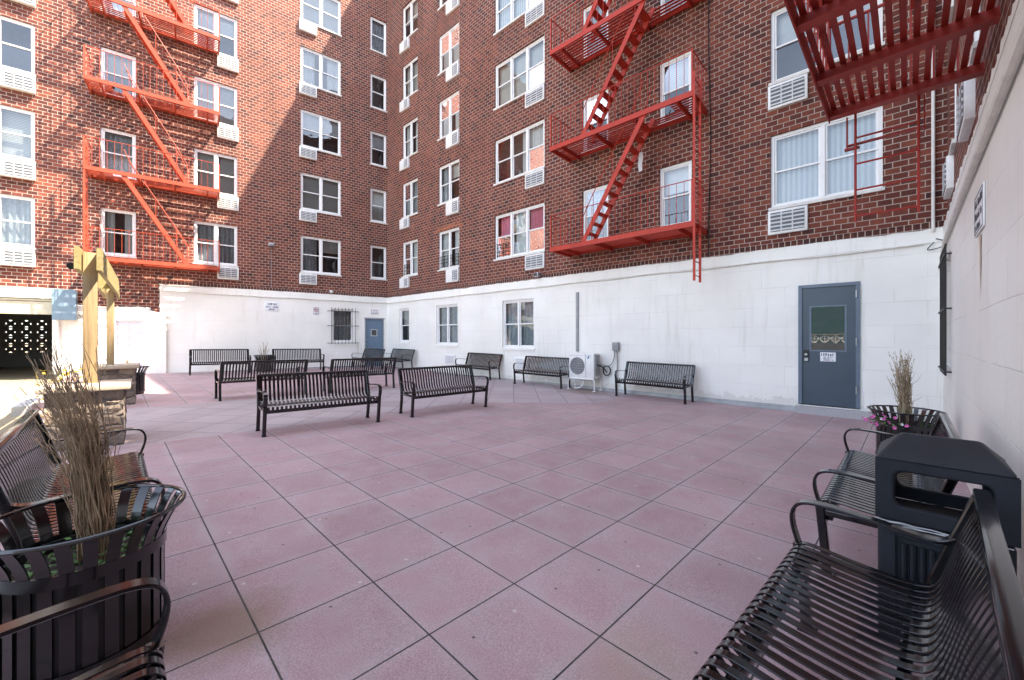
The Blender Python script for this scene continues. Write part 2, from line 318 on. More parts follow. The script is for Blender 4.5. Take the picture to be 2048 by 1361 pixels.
# ------------------------------------------------------------------ mesh helpers
class MB:
    def __init__(s): s.v = []; s.f = []; s.m = []; s.mi = 0
    def add(s, vs, fs):
        o = len(s.v); s.v += [tuple(q) for q in vs]
        s.f += [[i + o for i in f] for f in fs]; s.m += [s.mi] * len(fs)
    def box(s, x0, x1, y0, y1, z0, z1):
        s.add([(x0, y0, z0), (x1, y0, z0), (x1, y1, z0), (x0, y1, z0), (x0, y0, z1), (x1, y0, z1), (x1, y1, z1), (x0, y1, z1)],
              [(0, 3, 2, 1), (4, 5, 6, 7), (0, 1, 5, 4), (1, 2, 6, 5), (2, 3, 7, 6), (3, 0, 4, 7)])
    def bev(s, x0, x1, y0, y1, z0, z1, c):
        """box with chamfered edges"""
        bm = bmesh.new(); bmesh.ops.create_cube(bm, size=1)
        for v in bm.verts: v.co = Vector(((x0 + x1) / 2 + v.co.x * (x1 - x0), (y0 + y1) / 2 + v.co.y * (y1 - y0), (z0 + z1) / 2 + v.co.z * (z1 - z0)))
        bmesh.ops.bevel(bm, geom=bm.edges[:], offset=c, segments=2, affect='EDGES', profile=.5)
        bm.verts.index_update(); s.add([v.co for v in bm.verts], [[v.index for v in f.verts] for f in bm.faces]); bm.free()
    def bar(s, p, q, w_, h_, up=(0, 0, 1)):
        p = Vector(p); q = Vector(q); d = (q - p).normalized(); up = Vector(up)
        if abs(d.dot(up)) > .98: up = Vector((0, 1, 0))
        a = d.cross(up).normalized(); b = a.cross(d)
        vs = [e + a * (i * w_ / 2) + b * (j * h_ / 2) for e in (p, q) for i, j in ((-1, -1), (1, -1), (1, 1), (-1, 1))]
        s.add(vs, [(0, 1, 2, 3), (7, 6, 5, 4), (0, 4, 5, 1), (1, 5, 6, 2), (2, 6, 7, 3), (3, 7, 4, 0)])
    def tube(s, pts, r, k=6, r2=None):
        pts = [Vector(p) for p in pts]; n = len(pts); vs = []; prev = None
        for i, p in enumerate(pts):
            d = (pts[min(i + 1, n - 1)] - pts[max(i - 1, 0)]).normalized()
            if prev is None:
                a = d.cross(Vector((0, 0, 1)) if abs(d.z) < .9 else Vector((1, 0, 0))).normalized()
            else: a = (prev - d * prev.dot(d)).normalized()
            prev = a; b = d.cross(a); rr = r if r2 is None else r + (r2 - r) * i / (n - 1)
            vs += [p + (a * cos(2 * pi * j / k) + b * sin(2 * pi * j / k)) * rr for j in range(k)]
        fs = [(i * k + j, i * k + (j + 1) % k, (i + 1) * k + (j + 1) % k, (i + 1) * k + j) for i in range(n - 1) for j in range(k)]
        fs += [tuple(reversed(range(k))), tuple((n - 1) * k + j for j in range(k))]
        s.add(vs, fs)
    def ribbon(s, path, x0, x1, t, c=.0015):
        """flat bar following a path in the y-z plane, from x0 to x1, t thick, edges chamfered"""
        n = len(path); vs = []
        for i, (y, z) in enumerate(path):
            y0, z0 = path[max(i - 1, 0)]; y1, z1 = path[min(i + 1, n - 1)]
            d = math.hypot(y1 - y0, z1 - z0); ny, nz = -(z1 - z0) / d, (y1 - y0) / d; h = t / 2
            for x, k in ((x0 + c, -h), (x1 - c, -h), (x1, -h + c), (x1, h - c), (x1 - c, h), (x0 + c, h), (x0, h - c), (x0, -h + c)):
                vs.append((x, y + ny * k, z + nz * k))
        fs = [(i * 8 + j, (i + 1) * 8 + j, (i + 1) * 8 + (j + 1) % 8, i * 8 + (j + 1) % 8) for i in range(n - 1) for j in range(8)]
        fs += [tuple(range(8)), tuple(reversed([(n - 1) * 8 + j for j in range(8)]))]
        s.add(vs, fs)
    def lathe(s, prof, k=32, cx=0, cy=0):
        n = len(prof); vs = [(cx + r * cos(2 * pi * j / k), cy + r * sin(2 * pi * j / k), z) for r, z in prof for j in range(k)]
        s.add(vs, [(i * k + j, i * k + (j + 1) % k, (i + 1) * k + (j + 1) % k, (i + 1) * k + j) for i in range(n - 1) for j in range(k)])
    def disc(s, r, z, k=32, cx=0, cy=0): s.add([(cx + r * cos(2 * pi * j / k), cy + r * sin(2 * pi * j / k), z) for j in range(k)], [tuple(range(k))])
    def quad(s, a, b, c, d): s.add([a, b, c, d], [(0, 1, 2, 3)])
    def build(s, name, mats, parent=None, smooth=35):
        me = bpy.data.meshes.new(name); me.from_pydata(s.v, [], s.f)
        if not isinstance(mats, (list, tuple)): mats = [mats]
        for m in mats: me.materials.append(M[m])
        me.polygons.foreach_set('material_index', s.m)
        bm = bmesh.new(); bm.from_mesh(me); bmesh.ops.recalc_face_normals(bm, faces=bm.faces); bm.to_mesh(me); bm.free()
        if smooth:
            me.polygons.foreach_set('use_smooth', [True] * len(me.polygons)); me.set_sharp_from_angle(angle=R(smooth))
        me.update()
        o = bpy.data.objects.new(name, me); COL.objects.link(o)
        if parent: o.parent = parent
        return o

def tag(o, label=None, cat=None, group=None, kind=None):
    for k, v in (('label', label), ('category', cat), ('group', group), ('kind', kind)):
        if v: o[k] = v
    return o
def thing(name, label, cat, loc=(0, 0, 0), rz=0, group=None):
    o = bpy.data.objects.new(name, None); COL.objects.link(o); o.empty_display_size = .1
    o.location = loc; o.rotation_euler = (0, 0, rz)
    return tag(o, label, cat, group)
def copy_tree(o, parent=None):
    c = o.copy(); COL.objects.link(c)
    if parent: c.parent = parent
    for ch in [k for k in bpy.data.objects if k.parent == o]: copy_tree(ch, c)
    return c
def spline(pts, per=6):
    out = []; n = len(pts); V = [Vector(p) for p in pts]
    for i in range(n - 1):
        p0, p1, p2, p3 = V[max(i - 1, 0)], V[i], V[i + 1], V[min(i + 2, n - 1)]
        for j in range(per):
            t = j / per
            out.append(tuple(.5 * (2 * p1 + (p2 - p0) * t + (2 * p0 - 5 * p1 + 4 * p2 - p3) * t * t + (3 * p1 - p0 - 3 * p2 + p3) * t ** 3)))
    out.append(tuple(V[-1])); return out

def gz(x, y): return -0.015 * x - 0.01 - 0.06 * math.exp(-((x + 2.5) ** 2 + (y - 6.5) ** 2) / 18)
def ab(a, b): return ((a - b) * .70711, (a + b) * .70711)

# wall frames: local x to the right along the wall, local y into the wall, z up
A0 = (-5.858, 18.82); AR = math.atan2(.6075, .7943)
B0 = A0; BR = math.atan2(-.6752, .7376)
C0 = (7.339, 6.741); CR = math.atan2(-.71065, -.70354)
def loc(o, r, x, y=0, z=0): return (o[0] + x * cos(r) - y * sin(r), o[1] + x * sin(r) + y * cos(r), z)

# ------------------------------------------------------------------ the setting
def sheet(name, mat, fx, nu, nv):
    m = MB(); vs = [fx(i / nu, j / nv) for i in range(nu + 1) for j in range(nv + 1)]
    m.add(vs, [(i * (nv + 1) + j, (i + 1) * (nv + 1) + j, (i + 1) * (nv + 1) + j + 1, i * (nv + 1) + j + 1) for i in range(nu) for j in range(nv)])
    o = m.build(name, mat); tag(o, kind='structure'); return o
def far_ground(u, v):
    s = lambda t: math.copysign(abs(2 * t - 1) ** 2.6, 2 * t - 1)
    x = -5 + 600 * s(u); y = 8 + 600 * s(v); k = max(0, 1 - math.hypot(x, y) / 60)
    return (x, y, (gz(x, y)) * k - .03)
sheet('driveway', 'drive', far_ground, 70, 70)
def plaza_pt(u, v):
    x, y = ab(-1.0 + 11.6 * u, -7 + 26 * v); return (x, y, gz(x, y))
pl = sheet('plaza', 'slabs', plaza_pt, 36, 80)
m = MB()
for b0, b1 in ((-7, 7.0), (10.9, 14)):
    k = 30
    for i in range(k):
        ba, bb = b0 + (b1 - b0) * i / k, b0 + (b1 - b0) * (i + 1) / k
        vs = []
        for b in (ba, bb):
            for a, h in ((-1.22, -.08), (-1.22, .1), (-1.0, .1), (-1.0, -.08)):
                x, y = ab(a, b); vs.append((x, y, gz(x, y) + h))
        m.add(vs, [(0, 4, 5, 1), (1, 5, 6, 2), (2, 6, 7, 3)] + ([(0, 1, 2, 3)] if i == 0 else []) + ([(4, 5, 6, 7)] if i == k - 1 else []))
o = m.build('kerb', 'curb'); tag(o, kind='structure')

# ------------------------------------------------------------------ buildings
def wall(m, x0, x1, z0, z1, holes, y=0, reveal=.14, room=.62, mi=(0, 1), open_ids=()):
    xs = sorted({x0, x1} | {h[0] for h in holes} | {h[1] for h in holes}); zs = sorted({z0, z1} | {h[2] for h in holes} | {h[3] for h in holes})
    xs = [x for x in xs if x0 <= x <= x1]; zs = [z for z in zs if z0 <= z <= z1]
    m.mi = mi[0]
    for i in range(len(xs) - 1):
        for j in range(len(zs) - 1):
            cx, cz = (xs[i] + xs[i + 1]) / 2, (zs[j] + zs[j + 1]) / 2
            if any(h[0] < cx < h[1] and h[2] < cz < h[3] for h in holes): continue
            m.quad((xs[i], y, zs[j]), (xs[i + 1], y, zs[j]), (xs[i + 1], y, zs[j + 1]), (xs[i], y, zs[j + 1]))
    for h in holes:
        a, b, c, d = h[:4]
        c = max(c, z0); d = min(d, z1)
        if c >= d: continue
        for (ya, yb, k) in ((y, y + reveal, mi[0]), (y + reveal, y + room, mi[1])):
            if len(h) > 4 and k == mi[1]: continue
            m.mi = k
            m.quad((a, ya, c), (a, yb, c), (a, yb, d), (a, ya, d)); m.quad((b, ya, c), (b, ya, d), (b, yb, d), (b, yb, c))
            m.quad((a, ya, d), (a, yb, d), (b, yb, d), (b, ya, d)); m.quad((a, ya, c), (b, ya, c), (b, yb, c), (a, yb, c))
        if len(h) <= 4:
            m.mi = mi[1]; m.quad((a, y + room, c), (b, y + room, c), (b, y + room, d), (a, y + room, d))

SILL = [4.13 + 2.63 * k for k in range(5)]; WH = 1.53

def window(parent, x0, x1, z0, z1, units, y=.05, curtain=None, sill=True, sashes=None, guard=None):
    """white double-hung window: frame > pane, curtain, sill, child guard"""
    m = MB(); f = .06
    m.box(x0, x1, y, y + .08, z1 - f, z1); m.box(x0, x1, y, y + .08, z0, z0 + f)
    m.box(x0, x0 + f, y, y + .08, z0 + f, z1 - f); m.box(x1 - f, x1, y, y + .08, z0 + f, z1 - f)
    g = MB(); uw = (x1 - x0 - f * 2) / units; zm = (z0 + z1) / 2
    for i in range(units):
        a = x0 + f + uw * i; b = a + uw
        if i: m.box(a - .035, a + .035, y - .006, y + .086, z0 + f, z1 - f)
        la = a + (.035 if i else 0); lb = b - (.035 if i < units - 1 else 0); s = .036
        for (za, zb, yy) in ((zm - .02, z1 - f, y + .02), (z0 + f, zm + .02, y + .042)):
            m.box(la, lb, yy, yy + .025, zb - s, zb); m.box(la, lb, yy, yy + .025, za, za + s)
            m.box(la, la + s, yy, yy + .025, za + s, zb - s); m.box(lb - s, lb, yy, yy + .025, za + s, zb - s)
            g.quad((la + s, yy + .012, za + s), (lb - s, yy + .012, za + s), (lb - s, yy + .012, zb - s), (la + s, yy + .012, zb - s))
    fr = m.build('window', 'vinyl', parent, 0); g.build('pane', 'glass', fr, 0)
    if sill:
        s = MB(); s.box(x0 - .03, x1 + .03, -.045, y - .003, z0 - .055, z0 + .004); s.build('sill', 'sill', fr, 0)
    for c in (curtain or ()):
        mat, ca, cb, zt, zb, fold = c
        k = MB(); n = max(2, int((cb - ca) * (x1 - x0) / .035)); X0 = x0 + f + ca * (x1 - x0 - 2 * f); X1 = x0 + f + cb * (x1 - x0 - 2 * f)
        Zt = z0 + (z1 - z0) * zt - f * .5; Zb = z0 + (z1 - z0) * zb + f * .5; ph = rnd.random() * 6
        vs = []
        for i in range(n + 1):
            t = i / n; yy = y + .16 + (fold * .03 * (sin(t * (cb - ca) * (x1 - x0) * 42 + ph) + .5 * sin(t * 31 + ph)) if fold else 0)
            vs += [(X0 + (X1 - X0) * t, yy, Zb), (X0 + (X1 - X0) * t, yy + .004, Zt)]
        k.add(vs, [(2 * i, 2 * i + 2, 2 * i + 3, 2 * i + 1) for i in range(n)])
        k.build('blind' if mat in ('blind', 'vblind') else 'curtain', mat, fr, 60)
    return fr

def ac_unit(parent, x0, x1, z0, z1, out=.12, split=0):
    m = MB(); m.bev(x0, x1, -out, .08, z0, z1, .012); o = m.build('air_conditioner', 'ac', parent, 30)
    g = MB(); a, b = (x0 + .05, x1 - .05) if not split else ((x0 + (x1 - x0) * split, x1 - .04) if split > 0 else (x0 + .04, x0 - (x1 - x0) * split))
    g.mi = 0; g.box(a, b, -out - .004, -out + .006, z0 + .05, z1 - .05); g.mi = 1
    n = 5
    for i in range(n):
        z = z0 + .05 + (z1 - z0 - .1) * (i + .5) / n; g.box(a, b, -out - .014, -out - .004, z - .022, z + .008)
    for t in (.33, .66): g.box(a + (b - a) * t - .012, a + (b - a) * t + .012, -out - .018, -out - .0145, z0 + .05, z1 - .05)
    g.build('grille', ['acdark', 'louvre'], o, 0); return o

def cur(k):
    """what hangs behind a window, by number"""
    return [[('blind', 0, 1, 1, .5, 0)], [('blind', 0, 1, 1, .02, 0)], [('sheer', 0, .35, 1, 0, 1), ('sheer', .68, 1, 1, 0, 1)], [('greycloth', 0, 1, 1, .02, 1)],
            [('sheer', 0, 1, 1, .55, 0)], [('sheer', .5, 1, 1, 0, 1)], [('lace', 0, 1, 1, .02, 1)], [('greycloth', 0, .4, 1, 0, 1), ('blind', .45, 1, 1, .6, 0)], [('vblind', 0, 1, 1, .02, 0)], [], [('dimcloth', 0, 1, 1, .02, 1)], [('dimblind', 0, 1, 1, .02, 0)]][k]

# --- left wing
bA = thing('apartment_building', 'sunlit left red brick wing over a garage, crossed by a diagonal shadow', 'building', (A0[0], A0[1], 0), AR)
colsA = {'a': (-3.66, -2.08, 2), 'b': (-.79, -.05, 1), 'c': (-7.13, -5.83, 2), 'd': (-9.52, -8.67, 1), 'e': (-12.42, -10.92, 2)}
holes = []; wins = []
for k in range(5):
    for c, (x0, x1, u) in colsA.items():
        if c in 'de' and k > 3: continue
        holes.append((x0, x1, SILL[k], SILL[k] + WH)); wins.append((c, k, x0, x1, u))
m = MB(); wall(m, -18, 0, 2.2, 20.3, holes + [(-15.6, -10.5, 2.2, 2.9, 1), (-7.85, -.02, 2.2, 3.12, 1)]); m.mi = 0
m.quad((-18, 0, 20.3), (0, 0, 20.3), (0, .7, 20.3), (-18, .7, 20.3)); m.quad((-18, 0, 2.2), (-18, 0, 20.3), (-18, 6, 20.3), (-18, 6, 2.2))
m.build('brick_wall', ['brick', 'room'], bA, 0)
m = MB(); m.box(-18, 1.2, .72, 7, 3.0, 20.3); m.build('roof', 'curb', bA, 0)
curA = {('a', 0): 7, ('a', 1): 1, ('a', 2): 4, ('a', 3): 2, ('a', 4): 1, ('b', 0): 9, ('b', 1): 1, ('b', 2): 4, ('b', 3): 9, ('b', 4): 3, ('c', 0): 6, ('c', 1): 1, ('c', 2): 1, ('c', 3): 4, ('c', 4): 1,
        ('d', 0): 2, ('d', 1): 6, ('d', 2): 0, ('d', 3): 3, ('e', 0): 10, ('e', 1): 11, ('e', 2): 9, ('e', 3): 11}
for c, k, x0, x1, u in wins:
    window(bA, x0, x1, SILL[k], SILL[k] + WH, u, curtain=cur(curA[(c, k)]))
    z = SILL[k] - .07
    if c == 'a': ac_unit(bA, x0 - .06, x0 + .6, z - .43, z, .1)
    if c == 'c': ac_unit(bA, x1 - .62, x1 + .04, z - .46, z, .1)
    if c == 'e': ac_unit(bA, x0, x1 + .02, z - .52, z, .14, .62)
# painted base: full height to the right, lower strip with a door to the left
def jag(m, x0, x1, z, y0, y1, amp, step=.11, thick=.07):
    """ragged trowelled top edge of the white base"""
    n = max(1, int((x1 - x0) / step)); zs = []
    dz = 0
    for i in range(n + 1):
        dz = dz * .6 + rnd.uniform(-amp, amp) * .6; zs.append(z + thick + dz)
    vs = []
    for i in range(n + 1):
        x = x0 + (x1 - x0) * i / n; vs += [(x, y0, z), (x, y0 - .004 + rnd.uniform(-.003, .003), zs[i] - .012), (x, y1, zs[i] + .01)]
    m.add(vs, [q for i in range(n) for q in ((3 * i, 3 * i + 3, 3 * i + 4, 3 * i + 1), (3 * i + 1, 3 * i + 4, 3 * i + 5, 3 * i + 2))])
m = MB()
gA = [(-2.46, -1.55, 1.2, 2.66), (-1.07, -.19, 0.03, 2.3)]
wall(m, -7.9, .0, -.3, 3.2, gA, y=-.05); m.mi = 0
m.box(-8.06, -7.9, -.05, .3, 2.2, 3.2); jag(m, -8.06, 0, 3.2, -.052, .02, .015)
wall(m, -10.56, -8.4, -.3, 2.36, [(-9.18, -8.43, 0.02, 2.02)], y=-.04); m.mi = 0
jag(m, -10.5, -8.3, 2.36, -.042, .03, .02)
m.quad((-10.56, -.04, -.3), (-10.56, .4, -.3), (-10.56, .4, 2.9), (-10.56, -.04, 2.9))
m.quad((-10.56, -.04, 2.36), (-10.45, -.04, 2.36), (-10.45, -.04, 2.9), (-10.56, -.04, 2.9))
m.box(-8.42, -7.88, -.16, .1, -.3, 2.1); m.add([(-8.42, -.16, 2.1), (-7.88, -.16, 2.1), (-7.88, -.052, 2.22), (-8.42, -.052, 2.38)], [(0, 1, 2, 3)])
m.box(-8.06, 0, -.068, -.052, 3.03, 3.2)
m.build('painted_base', ['block', 'room'], bA, 0)
m = MB(); m.box(-7.86, -1.1, -.075, -.052, -.2, .16); m.build('base_strip', 'greybox', bA, 0)
window(bA, -2.46, -1.55, 1.2, 2.66, 1, y=.0, curtain=cur(3), sill=False)
d = MB(); d.box(-1.03, -.23, -.02, .03, .05, 2.26); dd = d.build('door', 'bluedoor', bA, 0)
d = MB(); d.box(-1.07, -1.03, -.065, .05, .05, 2.3); d.box(-.23, -.19, -.065, .05, .05, 2.3); d.box(-1.09, -.15, -.075, -.02, 2.26, 2.32); d.build('door_frame', 'greybox', dd, 0)
d = MB(); d.box(-.76, -.52, -.026, -.02, 1.5, 1.76); d.build('pane', 'room', dd, 0)
d = MB()
for a, b, c, e in ((-.78, -.76, 1.48, 1.78), (-.52, -.5, 1.48, 1.78), (-.76, -.52, 1.76, 1.78), (-.76, -.52, 1.48, 1.5)): d.box(a, b, -.035, -.018, c, e)
d.build('pane_trim', 'sill', dd, 0)
d = MB(); d.tube([(-.98, -.09, 1.12), (-.98, -.02, 1.12)], .028, 10); d.tube([(-.98, -.06, 1.3), (-.98, -.02, 1.3)], .025, 10); d.build('handle', 'steel', dd)
d = MB(); d.box(-9.14, -8.47, -.0, .05, .02, 1.98)
for (a, b) in ((-9.06, -8.84), (-8.77, -8.55)):
    for (c, e) in ((.15, .75), (.85, 1.45), (1.55, 1.85)): d.box(a, b, -.014, -.002, c, e)
dd = d.build('door', 'whitedoor', bA, 0); tag(dd, 'white panelled door')
d = MB(); d.box(-9.22, -9.14, -.07, .03, .0, 2.02); d.box(-8.47, -8.43, -.07, .03, .0, 2.02); d.box(-9.22, -8.43, -.07, .03, 1.98, 2.06); d.build('door_frame', 'vinyl', dd, 0)
# garage mouth: header, cream panel, dark passage with a pierced block screen at its far end
m = MB(); m.box(-15.6, -10.5, -.12, .3, 2.6, 2.92); m.build('garage_header', 'rustbeam', bA, 0)
m = MB(); m.box(-15.6, -10.56, -.05, .2, 2.12, 2.5); m.box(-15.6, -10.56, -.07, .1, 2.52, 2.58); m.build('garage_panel', 'cream', bA, 0)
m = MB(); m.box(-15.6, -10.1, .2, 9, 2.62, 2.98); m.build('garage_ceiling', 'curb', bA, 0)
m = MB(); m.box(-10.56, -10.3, .02, 9, -.3, 2.62); m.box(-15.8, -15.6, -.02, 9, -.3, 2.9); m.box(-18, -15.6, -.05, .3, -.3, 2.3); m.build('garage_side_wall', 'greybox', bA, 0)
m = MB(); m.box(-15.6, -10.56, 8.4, 8.6, -.2, .72); m.box(-15.6, -10.56, 8.4, 8.6, 2.2, 2.62); m.build('garage_rear_wall', 'screen', bA, 0)
m = MB(); n = 0
x = -15.5
while x < -10.6:
    for k in range(4):
        z = .72 + k * .37; s = .37; xx = x
        m.box(xx, xx + s, 8.42, 8.56, z, z + .035); m.box(xx, xx + s, 8.42, 8.56, z + s - .035, z + s)
        m.box(xx, xx + .035, 8.42, 8.56, z + .035, z + s - .035); m.box(xx + s - .035, xx + s, 8.42, 8.56, z + .035, z + s - .035)
        for sx in (0, 1):
            p0 = (xx + (.02 if sx else s - .02), 8.49, z + .02); p1 = (xx + (s - .02 if sx else .02), 8.49, z + s - .02); m.bar(p0, p1, .13, .035, (0, 1, 0))
        m.tube([(xx + s / 2 + .09 * cos(t * pi / 4), 8.49, z + s / 2 + .09 * sin(t * pi / 4)) for t in range(9)], .02, 5)
    m.box(x + .37, x + .45, 8.4, 8.58, .72, 2.2); x += .45
m.build('block_screen', 'screen', bA, 0)

# --- centre wing
bB = thing('apartment_building', 'shaded middle red brick wing with white base, grey blue door and fire escape', 'building', (B0[0], B0[1], 0), BR)
colsB = {'a': (1.28, 2.46, 2), 'b': (3.92, 5.2, 2), 'c': (7.12, 9.32, 3), 'd': (10.71, 11.54, 1), 'e': (12.97, 13.75, 1), 'f': (15.35, 17.09, 2)}
holes = []; wins = []
for k in range(5):
    for c, (x0, x1, u) in colsB.items():
        if c in 'def' and k > 3: continue
        holes.append((x0, x1, SILL[k], SILL[k] + WH)); wins.append((c, k, x0, x1, u))
m = MB(); wall(m, 0, 17.95, 3.1, 20.3, holes); m.mi = 0; m.quad((0, 0, 20.3), (18, 0, 20.3), (18, .7, 20.3), (0, .7, 20.3))
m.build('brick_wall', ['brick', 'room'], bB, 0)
m = MB(); m.box(-.9, 18.6, .72, 10, 0, 20.3); m.build('roof', 'curb', bB, 0)
curB = {('a', 0): 5, ('a', 1): 6, ('a', 2): 2, ('a', 3): 1, ('a', 4): 0, ('b', 0): 2, ('b', 1): 7, ('b', 2): 2, ('b', 3): 1, ('b', 4): 0, ('c', 1): 5, ('c', 2): 1, ('c', 3): 8, ('c', 4): 1,
        ('d', 0): 6, ('d', 1): 4, ('d', 2): 3, ('d', 3): 1, ('e', 0): 4, ('e', 1): 0, ('e', 2): 3, ('e', 3): 1, ('f', 0): 8, ('f', 1): 4, ('f', 2): 1, ('f', 3): 1}
for c, k, x0, x1, u in wins:
    cc = [('pink', .66, 1, 1, 0, 1), ('pink', .02, .3, 1, .5, 1), ('sheer', .36, .64, 1, 0, 1)] if (c, k) == ('c', 0) else cur(curB[(c, k)])
    fr = window(bB, x0, x1, SILL[k], SILL[k] + WH, u, curtain=cc)
    z = SILL[k] - .07
    if c == 'a': ac_unit(bB, x0 - .12, x0 + .56, z - .44, z, .09, .55)
    if c == 'b': ac_unit(bB, x1 - .72, x1 + .02, z - .5, z, .09, .55)
    if c == 'c': ac_unit(bB, x1 - .76, x1 + .02, z - .47, z, .06)
    if c == 'f': ac_unit(bB, x0 - .04, x0 + .64, z - .5, z, .06)
    if (c, k) in (('a', 0), ('b', 0), ('c', 0)):
        g = MB(); n = u if c != 'c' else 1
        for i in range(n if c != 'a' else 1):
            a = x0 + .08 + i * (x1 - x0) / u; b = a + (x1 - x0) / u - .16
            for z_ in (.1, .24, .38, .5): g.box(a, b, .015, .035, SILL[k] + z_, SILL[k] + z_ + .022)
            for x_ in (a, b - .02, (a + b) / 2): g.box(x_, x_ + .02, .036, .05, SILL[k] + .06, SILL[k] + .54)
        g.build('child_guard', 'cable', fr, 0)
m = MB(); m.box(14.9, 18.6, .05, 1.0, 20.31, 24); m.build('added_shade_block', 'brick', bB, 0)  # unseen block added above the roof line so its shadow covers the plaza
m = MB()
for k in range(9):
    a = 3.62 + .205 * k; z0_ = 5.642 + (.0 if k % 3 else .0); top = 5.86 if k not in (0, 8) else 5.75
    m.box(a, a + .2, -.004, .01, 5.665, top)
m.build('repaired_brickwork', 'newbrick', bB, 0)
m = MB()
gB = [(1.1, 1.88, 1.2, 2.7), (3.83, 5.18, 1.12, 2.7), (7.54, 8.95, 1.06, 2.66), (15.84, 16.78, .06, 2.45)]
wall(m, 0, 17.95, -.4, 3.2, gB, y=-.05); m.mi = 0; jag(m, 0, 17.9, 3.2, -.052, .02, .02)
m.box(0.05, 17.85, -.066, -.051, 3.02, 3.17)
for (a, b, c, d) in gB[:3]: m.box(a - .03, b + .03, -.075, -.04, c - .07, c - .003)
m.build('painted_base', ['block', 'room'], bB, 0)
m = MB(); m.box(.1, 15.8, -.09, -.052, -.3, .02); m.box(.1, 15.8, -.11, -.052, -.3, -.05); m.build('base_flashing', 'steel', bB, 0)
window(bB, 1.1, 1.88, 1.2, 2.7, 1, y=.0, curtain=cur(0), sill=False)
window(bB, 3.83, 5.18, 1.12, 2.7, 2, y=.0, curtain=cur(3), sill=False)
window(bB, 7.54, 8.95, 1.06, 2.66, 2, y=.0, curtain=[('greycloth', 0, .48, 1, 0, 1), ('lace', .52, 1, 1, 0, 1)], sill=False)
d = MB(); d.box(15.9, 16.72, -.055, -.01, .08, 2.39); dd = d.build('door', 'door', bB, 0)
d = MB(); d.box(15.84, 15.9, -.085, .04, .08, 2.45); d.box(16.72, 16.78, -.085, .04, .08, 2.45); d.box(15.9, 16.72, -.085, .04, 2.39, 2.45); d.build('door_frame', 'doorframe', dd, 0)
d = MB(); d.quad((16.05, -.058, 1.16), (16.56, -.058, 1.16), (16.56, -.058, 2.0), (16.05, -.058, 2.0)); d.build('pane', 'doorglass', dd, 0)
d = MB(); d.box(16.05, 16.56, -.0565, -.0555, 1.16, 2.0); d.build('pane_backing', 'room', dd, 0)
d = MB()
for a, b, c, e in ((16.02, 16.05, 1.13, 2.03), (16.56, 16.59, 1.13, 2.03), (16.05, 16.56, 2.0, 2.03), (16.05, 16.56, 1.13, 1.16)): d.box(a, b, -.066, -.054, c, e)
d.build('pane_trim', 'doorframe', dd, 0)
d = MB(); d.box(15.925, 16.01, -.075, -.054, .93, 1.16); d.build('lock_plate', 'cable', dd, 0)
d = MB(); d.box(15.94, 16.0, -.082, -.076, .94, 1.0); d.tube([(15.968, -.12, 1.07), (15.968, -.07, 1.07)], .024, 12); d.build('handle', 'steel', dd)
d = MB()
for z in (.35, 1.25, 2.15): d = MB(); d.tube([(16.73, -.095, z), (16.73, -.095, z + .14)], .012, 8); d.build('hinge', 'steel', dd)
m = MB(); m.box(15.8, 17.7, -.2, -.052, -.35, .04); m.build('door_step', 'step', bB, 0)

# --- right wing
bC = thing('apartment_building', 'near right red brick wing above a white painted wall, seen at a glancing angle', 'building', (C0[0], C0[1], 0), CR)
m = MB()
cw = [(.55, 1.75, SILL[k], SILL[k] + WH, 2) for k in range(3)] + [(3.15, 4.3, SILL[k], SILL[k] + WH, 2) for k in range(3)] + [(5.6, 6.8, SILL[k], SILL[k] + WH, 2) for k in range(3)]
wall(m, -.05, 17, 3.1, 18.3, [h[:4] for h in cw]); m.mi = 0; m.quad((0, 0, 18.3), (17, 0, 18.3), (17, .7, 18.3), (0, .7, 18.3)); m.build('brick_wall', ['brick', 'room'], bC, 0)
m = MB(); m.box(-.3, 17, .72, 9, 0, 18.3); m.build('roof', 'curb', bC, 0)
m = MB(); m.box(-.05, 1.5, .05, .3, 18.31, 22.6); m.build('added_shade_slab', 'brick', bC, 0)  # thin unseen slab added on top to keep sun off the grey paving
for i, (x0, x1, z0, z1, u) in enumerate(cw):
    window(bC, x0, x1, z0, z1, u, curtain=cur((0, 3, 1)[i % 3]))
    if i < 6: ac_unit(bC, x0 + .1, x0 + .78, z0 - .55, z0 - .07, .075)
m = MB(); wall(m, -.05, 17, -.4, 3.2, [(.6, 1.65, .98, 2.62)], y=-.05); m.mi = 0; jag(m, -.05, 17, 3.2, -.052, .02, .05, .05)
m.build('painted_base', ['block', 'room'], bC, 0)
window(bC, .6, 1.65, .98, 2.62, 1, y=.02, curtain=cur(3), sill=False)

